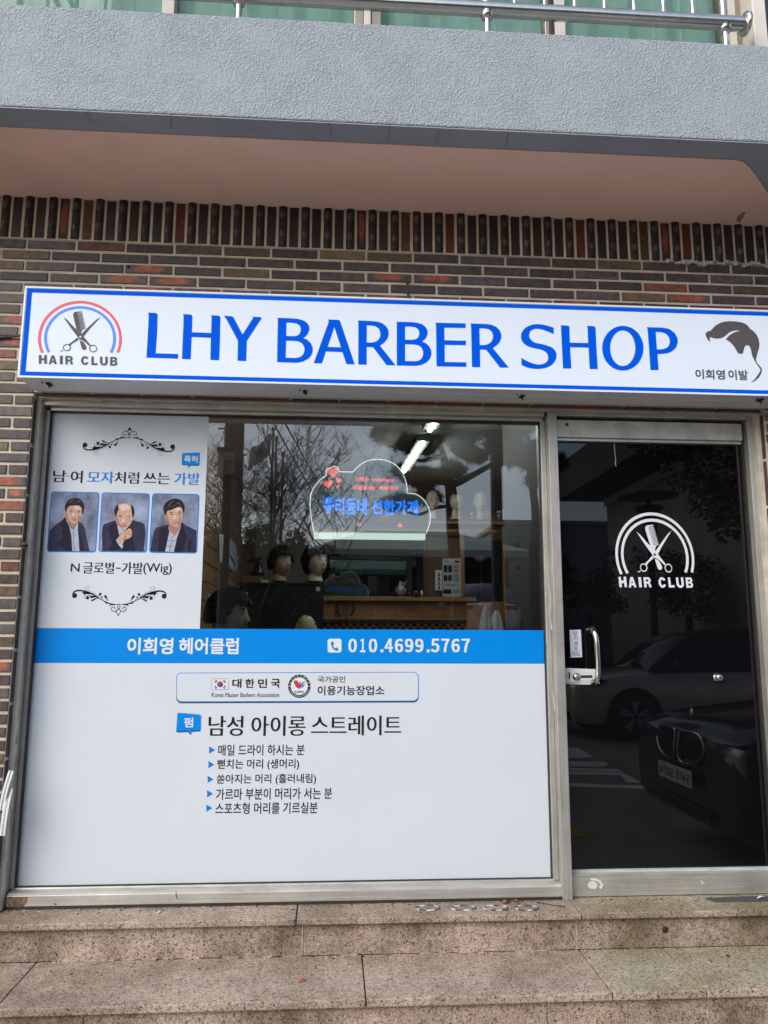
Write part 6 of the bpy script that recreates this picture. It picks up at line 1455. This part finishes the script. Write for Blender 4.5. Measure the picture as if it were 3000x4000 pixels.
# pines with flat needle pads
NEED = mat('pine_needles', (.030, .042, .020), .65, var=.45, scale=4); PINEB = mat('pine_bark', (.060, .040, .028), .9, var=.5, scale=9, bump=.8, bscale=30, bdist=.02)
def tuft(q, c, rr, l=.23, n=20):
    ax = Vector((rr.uniform(-.7, .7), rr.uniform(-.7, .7), rr.uniform(.0, 1))).normalized()
    for _ in range(n):
        d = (ax + Vector((rr.gauss(0, .6), rr.gauss(0, .6), rr.gauss(0, .6)))).normalized(); s = d.orthogonal().normalized() * .0125
        e = c + d * l * rr.uniform(.7, 1.1); q.add([c - s, c + s, e], [(0, 1, 2)], 0)
def pine(lab, trunk, limbs, pads, d, seed):
    rr = random.Random(seed); b0 = V(*trunk[0][:2], d); t = thing('pine_tree', lab, 'tree', (b0.x, -d, 0), 'pine trees across the street')
    q = MB()
    def path(l):
        return [V(a, b_, d) + Vector((0, rr.uniform(-.08, .08), 0)) for a, b_, w in l], [w for _, _, w in l]
    pts, w = path(trunk); q.tube(smoothpts([tuple(p) for p in pts], 3), [x[0] for x in smoothpts([(k,) for k in w], 3)], 10); atworld(q.build('trunk', PINEB, t))
    q = MB()
    for l in limbs:
        pts, w = path(l); q.tube(smoothpts([tuple(p) for p in pts], 3), [x[0] for x in smoothpts([(k,) for k in w], 3)], 8)
    if limbs: atworld(q.build('limbs', PINEB, t))
    q = MB(); m = d + 3.3
    for (x, y, hw_, hh) in pads:
        c = V(x, y, d) + Vector((0, rr.uniform(-.3, .3), 0)); rx, rz = hw_ * m / 3005 * 1.3, hh * m / 3005 * 1.1
        for _ in range(int(36 + hw_ * hh * .055)):
            while True:
                u = Vector((rr.uniform(-1, 1), rr.uniform(-1, 1), rr.uniform(-1, 1)))
                if u.length < 1: break
            tuft(q, c + Vector((u.x * rx, u.y * rx * .8, u.z * rz)), rr)
    atworld(q.build('crown', NEED, t))
pine('large dark pine with spreading flat needle pads across the street', [(1800, 2480, .15), (1790, 2330, .145), (1775, 2180, .13), (1765, 2050, .125), (1762, 1930, .12), (1745, 1850, .10), (1735, 1780, .075), (1712, 1712, .05)],
     [[(1763, 1895, .08), (1800, 1880, .075), (1860, 1850, .06), (1935, 1805, .05), (1990, 1770, .03)], [(1740, 1775, .06), (1690, 1790, .055), (1640, 1800, .04), (1600, 1770, .03), (1530, 1720, .02)], [(1758, 1890, .05), (1710, 1888, .04), (1650, 1880, .03)], [(1762, 1975, .04), (1700, 1985, .035), (1640, 2008, .03), (1590, 2000, .02)], [(1720, 1730, .04), (1760, 1700, .03), (1850, 1690, .02)]],
     [(1500, 1692, 30, 24), (1560, 1740, 45, 28), (1615, 1705, 60, 28), (1640, 1760, 45, 24), (1580, 1850, 30, 18), (1650, 1862, 62, 24), (1700, 1880, 30, 14), (1670, 1900, 20, 20), (1780, 1832, 36, 24), (1810, 1755, 40, 20), (1860, 1785, 36, 16), (1720, 1690, 70, 24), (1830, 1690, 60, 22), (1920, 1690, 50, 22), (1980, 1735, 60, 30), (2000, 1790, 46, 24), (1670, 1958, 34, 18), (1580, 1975, 40, 16), (1530, 1965, 24, 14)], 12.0, 5)
pine('second pine with a forked leaning trunk at the right of the window', [(2090, 2480, .10), (2082, 2300, .09), (2085, 2150, .085), (2095, 2030, .08), (2085, 1900, .07), (2068, 1830, .065), (2072, 1740, .05), (2050, 1690, .035)],
     [[(2070, 1740, .04), (2095, 1720, .03), (2130, 1740, .025)], [(2062, 1700, .03), (2030, 1670, .02)]],
     [(2050, 1790, 46, 22), (2080, 1810, 36, 26), (2110, 1760, 40, 26), (2110, 1865, 28, 24), (2100, 1880, 20, 14), (2150, 1820, 40, 30), (2020, 1690, 40, 16)], 10.5, 6)
# street pole right of the pine, utility pole with its box, wires
POLE = mat('dark_pole', (.035, .035, .037), .6, var=.2, scale=5); CONC = mat('concrete_pole', (.10, .095, .088), .85, var=.25, scale=4, bump=.3, bscale=50, bdist=.005)
a = V(1940, 2000, 14.0); q = MB(); q.tube([(a.x, -14, 0), (a.x, -14, 6.6)], [.15, .13], 14); tag(q.build('street_pole', POLE), 'plain dark street pole standing behind the large pine', 'pole')
up = thing('utility_pole', 'dark utility pole with a grey box mounted on it and foot pegs', 'pole', (V(915, 2000, 8.0).x, -8.0, 0))
ux = V(912, 1800, 8).x
q = MB(); q.tube([(ux, -8, 0), (ux, -8, 9)], [.165, .125], 18); atworld(q.build('mast', CONC, up))
a, b_ = V(852, 1758, 7.8), V(917, 1856, 7.8)
q = MB(); q.box(a.x, b_.x, -8.22, -7.74, b_.z, a.z); atworld(q.build('equipment_box', mat('box_grey', (.30, .31, .29), .5, var=.1, scale=5), up, bevel=.02))
q = MB(); q.box(a.x - .01, b_.x + .01, -8.24, -7.72, a.z - .03, a.z + .03); atworld(q.build('box_lid', POLE, up, bevel=.01))
for (x0, x1, y) in ((852, 905, 1674), (838, 905, 1860), (925, 962, 1777)):
    q = MB(); c, e = V(x0, y, 8), V(x1, y, 8); q.tube([tuple(c), tuple(e)], .014, 8); atworld(q.build('foot_peg', POLE, up))
for i, (x0, y0, d0, x1, y1, d1) in enumerate(((1095, 1655, 9, 1300, 2060, 20), (1140, 1655, 9, 1345, 2060, 20))):
    a, b_ = V(x0, y0, d0), V(x1, y1, d1); dd = (a - b_); a2 = a + dd * 2.5; pts = [tuple(a2 * (1 - t) + b_ * t + Vector((0, 0, -.25 * math.sin(math.pi * t)))) for t in [k / 12 for k in range(13)]]
    q = MB(); q.tube(pts, .014, 5); tag(q.build('overhead_wire', POLE), 'thin overhead wire sagging across the street sky', 'wire', 'overhead wires')
# flag poles
for i, (x, y, d, lab) in enumerate(((1068, 1682, 30, 'tallest pale flagpole, flying the Korean flag'), (1079, 1718, 30.5, 'middle flagpole standing bare right beside the flying flag'), (1105, 1776, 30, 'shortest bare flagpole, right of the other two'))):
    p = V(x, y, d); q = MB(); q.tube([(p.x, -d, 0), (p.x, -d, p.z)], [.09, .05], 12); q.ell((p.x, -d, p.z + .06), .09, .09, .09, 12, 8)
    tag(q.build('flagpole', mat('flagpole_grey', (.30, .30, .30), .5)), lab, 'flagpole', 'flagpoles')
fl = thing('flag', 'white Korean flag drooping from the tallest flagpole', 'flag', tuple(V(1067, 1700, 30)))
a = V(1066, 1692, 30); fw_, fh = 1.55, 1.0; n, m_ = 24, 14; vs = []
def flp(u, v): return Vector((a.x - u * fw_ * .62 - v * .12, -30 + .16 * math.sin(u * 9 + v * 2), a.z - v * fh - u * .75 + .05 * math.sin(u * 7)))
for i in range(n + 1):
    for k in range(m_ + 1): vs.append(flp(i / n, k / m_))
q = MB(); q.add(vs, [(i * (m_ + 1) + k, (i + 1) * (m_ + 1) + k, (i + 1) * (m_ + 1) + k + 1, i * (m_ + 1) + k + 1) for i in range(n) for k in range(m_)], 0, True)
fo_ = atworld(q.build('cloth', mat('flag_white', (.62, .62, .65), .8), fl)); s_ = fo_.modifiers.new('thickness', 'SOLIDIFY'); s_.thickness = .01; s_.offset = 0
for nm, m_2, a0, a1 in (('red_half', mat('flag_cloth_red', (.40, .03, .04), .8), 10, 190), ('blue_half', mat('flag_cloth_blue', (.02, .05, .25), .8), 190, 370)):
    q = MB()
    for s in (-.02, .02):
        l = [flp(.5 + .17 * math.cos(R(t)), .5 - .26 * math.sin(R(t))) + Vector((0, s, 0)) for t in range(a0, a1 + 1, 15)]; q.add(l, [tuple(range(len(l)))])
    atworld(q.build(nm, m_2, fl))
q = MB()
for cu_, cv, sl in ((.18, .22, 1), (.82, .22, -1), (.18, .78, -1), (.82, .78, 1)):
    for k in (-1, 0, 1):
        for s in (-.02, .02):
            c = (cu_ + k * .035, cv + k * .05 * -sl); l = [flp(c[0] + du, c[1] + du * 1.4 * sl + dv) + Vector((0, s, 0)) for du, dv in ((-.05, -.012), (.05, -.012), (.05, .02), (-.05, .02))]; q.add(l, [(0, 1, 2, 3)])
atworld(q.build('trigrams', INK, fl))

# low building with a pale green metal roof
GR = mat('pale_green_roof', (.30, .40, .29), .5, var=.1, scale=2); GW = mat('shed_wall', (.055, .053, .05), .9, var=.15, scale=1)
gb = thing('roadside_building', 'low building with pale green sheet metal roof across the street', 'building', (1.5, -21, 1))
z_e = V(1700, 2150, 18).z; z_r = V(1700, 2100, 20).z
q = MB(); q.box(-.3, 5.0, -24, -18.4, 0, z_e - .02); atworld(q.build('wall', GW, gb))
q = MB(); q.add([(-.7, -17.8, z_e), (5.5, -17.8, z_e), (3.8, -21.2, z_r + .35), (1.0, -21.2, z_r + .35), (5.5, -24.6, z_e), (-.7, -24.6, z_e), (-.7, -17.8, z_e - .08), (5.5, -17.8, z_e - .08), (5.5, -24.6, z_e - .08), (-.7, -24.6, z_e - .08)], [(0, 3, 2, 1), (1, 2, 4), (4, 2, 3, 5), (5, 3, 0), (6, 0, 1, 7), (7, 1, 4, 8), (8, 4, 5, 9), (9, 5, 0, 6), (6, 7, 8, 9)]); atworld(q.build('roof', GR, gb))
for i in range(5):
    q = MB(); q.box(0 + i * .98, .6 + i * .98, -18.43, -18.36, 1.6, z_e - .7); atworld(q.build('window', CARGLASS, gb))
q = MB(); q.box(-.7, 5.5, -17.82, -17.72, z_e - .2, z_e - .03); atworld(q.build('fascia', mat('fascia_white', (.5, .52, .48), .6), gb))
for i, (x, y_, h_) in enumerate(((960, 14.8, 4.0), (1065, 15.6, 4.15), (1170, 15.0, 3.9), (1262, 16.0, 3.7), (880, 16.2, 4.2))):  # shrubs added to darken the window reflection behind the wigs
    p = V(x, 2300, y_); rr = random.Random(40 + i); t = thing('screen_shrub', ('dark dense evergreen shrub on the raised lot, %s in the row' % ('second from left', 'third from left', 'fourth from left', 'rightmost', 'leftmost')[i]), 'shrub', (p.x, -y_, 1.3), 'evergreen shrubs on the raised lot'); q = MB()
    q.tube([(p.x, -y_, 1.3), (p.x, -y_, 2.2)], .06, 8); atworld(q.build('trunk', TWIG, t)); q = MB()
    for k in range(9): leafball(q, (p.x + rr.gauss(0, .25), -y_ + rr.gauss(0, .2), 1.6 + (h_ - 1.6) * k / 9), (.5 - .03 * k, .45, .35), 330, rr, .055)
    atworld(q.build('crown', HEDGE, t))
ds = thing('sky_block_shed', 'long low dark shed behind the evergreen shrubs on the raised lot', 'shed', (-5, -20, 1.35))  # added to keep bright horizon sky out of the window reflection
q = MB(); q.box(-9, -.32, -24, -19.2, 1.3, 3.95); atworld(q.build('wall', GW, ds))
q = MB(); q.box(-9.2, -.71, -24.2, -18.9, 3.952, 4.08); atworld(q.build('roof', mat('dark_sheet_roof', (.05, .055, .052), .6, var=.2, scale=3), ds))
# grey house with small windows
gh = thing('grey_building', 'plain grey building with small dark windows beyond the pines', 'building', (9, -28, 0))
a, b_ = V(1960, 2048, 25), V(2300, 2048, 25)
q = MB(); q.box(a.x, a.x + 7, -34, -25, 0, a.z); atworld(q.build('wall', mat('pale_grey_wall', (.34, .35, .36), .85, var=.08, scale=.8), gh))
q = MB(); q.box(a.x - .1, a.x + 7.1, -34.1, -24.9, a.z + .002, a.z + .16); atworld(q.build('parapet', MATS['pale_grey_wall'], gh))
for (x0, y0, x1, y1) in ((2008, 2115, 2032, 2152), (2010, 2208, 2034, 2238), (2090, 2115, 2112, 2152), (2092, 2208, 2114, 2238)):
    c, e = V(x0, y0, 25), V(x1, y1, 25); q = MB(); q.box(c.x, e.x, -25.0, -24.96, e.z, c.z); f_ = atworld(q.build('window', mat('sash_white', (.45, .46, .46), .5), gh))
    q = MB(); q.box(c.x + .03, e.x - .03, -24.958, -24.95, e.z + .1, c.z - .03); o = q.build('pane', CARGLASS, f_); mw = Matrix.LocRotScale(gh.location, gh.rotation_euler, None); o.matrix_parent_inverse = (mw @ f_.matrix_parent_inverse).inverted() if False else Matrix()
# long dark building on the right side street, its eaves running away from the shop
db = thing('side_building', 'large dark building with pale eaves band along the side street', 'building', (12, -20, 0))
e1, e2 = 8.2, 0
DW = mat('dark_render', (.045, .045, .047), .8, var=.15, scale=1); LW = mat('light_panel', (.24, .235, .225), .8, var=.12, scale=1.5)
q = MB(); q.box(7.4, 16, -21.5, -7, 5.95, 7.1); atworld(q.build('canopy', DW, db))
q = MB(); q.box(8.6, 16, -20.1, -7, 0, 5.94); atworld(q.build('wall', DW, db))
q = MB(); q.box(8.50, 8.595, -20.1, -7, 5.55, 5.80); atworld(q.build('eaves_band', mat('pale_band', (.42, .42, .40), .7), db))
q = MB(); q.box(8.54, 8.595, -20.0, -7, .2, 5.54); atworld(q.build('lower_panel', LW, db))
# street lamp
sl = thing('street_lamp', 'black street lamp with wide flat disc cap and glass lantern', 'street lamp', (V(2555, 2400, 12).x, -12, 0))
BLKM = mat('lamp_black', (.012, .012, .012), .5)
q = MB(); q.lathe((0, 0, 0), [(.14, 0), (.14, .3), (.075, .4), (.065, 3.3), (.11, 3.4), (.16, 3.44), (.16, 3.5), (.05, 3.52)], 20); q.build('post', BLKM, sl)
q = MB(); q.lathe((0, 0, 0), [(.13, 3.53), (.13, 3.95)], 16); q.build('lantern', mat('milky_lantern', (.20, .21, .21), .2), sl)
q = MB()
for k in range(6): a = k * 1.047; q.tube([(.15 * math.cos(a), .15 * math.sin(a), 3.5), (.15 * math.cos(a), .15 * math.sin(a), 4.0)], .012, 6)
q.lathe((0, 0, 0), [(.0, 4.16), (.28, 4.14), (.30, 4.08), (.20, 4.02), (.20, 3.96), (0, 3.96)], 24); q.lathe((0, 0, 0), [(0, 4.42), (.25, 4.41), (.60, 4.37), (.61, 4.34), (.3, 4.30), (0, 4.30)], 32); q.tube([(0, 0, 4.1), (0, 0, 4.35)], .06, 10)
q.build('cap', BLKM, sl)
# evergreen right of the lamp, planting below
def leafy(lab, c, rad, n, seed, th):
    rr = random.Random(seed); t = thing('leafy_tree', lab, 'tree', (c[0], c[1], 0), 'leafy trees')
    q = MB(); q.tube([(c[0], c[1], 0), (c[0] + .1, c[1], th)], [.14, .08], 8); atworld(q.build('trunk', TWIG, t)); q = MB()
    for k in range(26):
        u = Vector((rr.gauss(0, .5), rr.gauss(0, .5), rr.gauss(0, .45))); leafball(q, (c[0] + u.x * rad, c[1] + u.y * rad, c[2] + u.z * rad), (rad * .36,) * 3, n, rr, .07)
    atworld(q.build('crown', HEDGE, t))
p = V(2830, 1900, 8.5); leafy('dark evergreen tree overhanging the street beside the lamp', (p.x + .5, -8.5, p.z + .5), 1.5, 260, 3, 2.6)
p = V(2300, 2060, 13); leafy('slender shrub like young tree left of the street lamp', (p.x, -13.5, 2.6), .7, 60, 4, 2)
p = V(2700, 2150, 13); leafy('loose young tree right of the street lamp', (p.x, -13.5, 2.7), .8, 70, 9, 2)
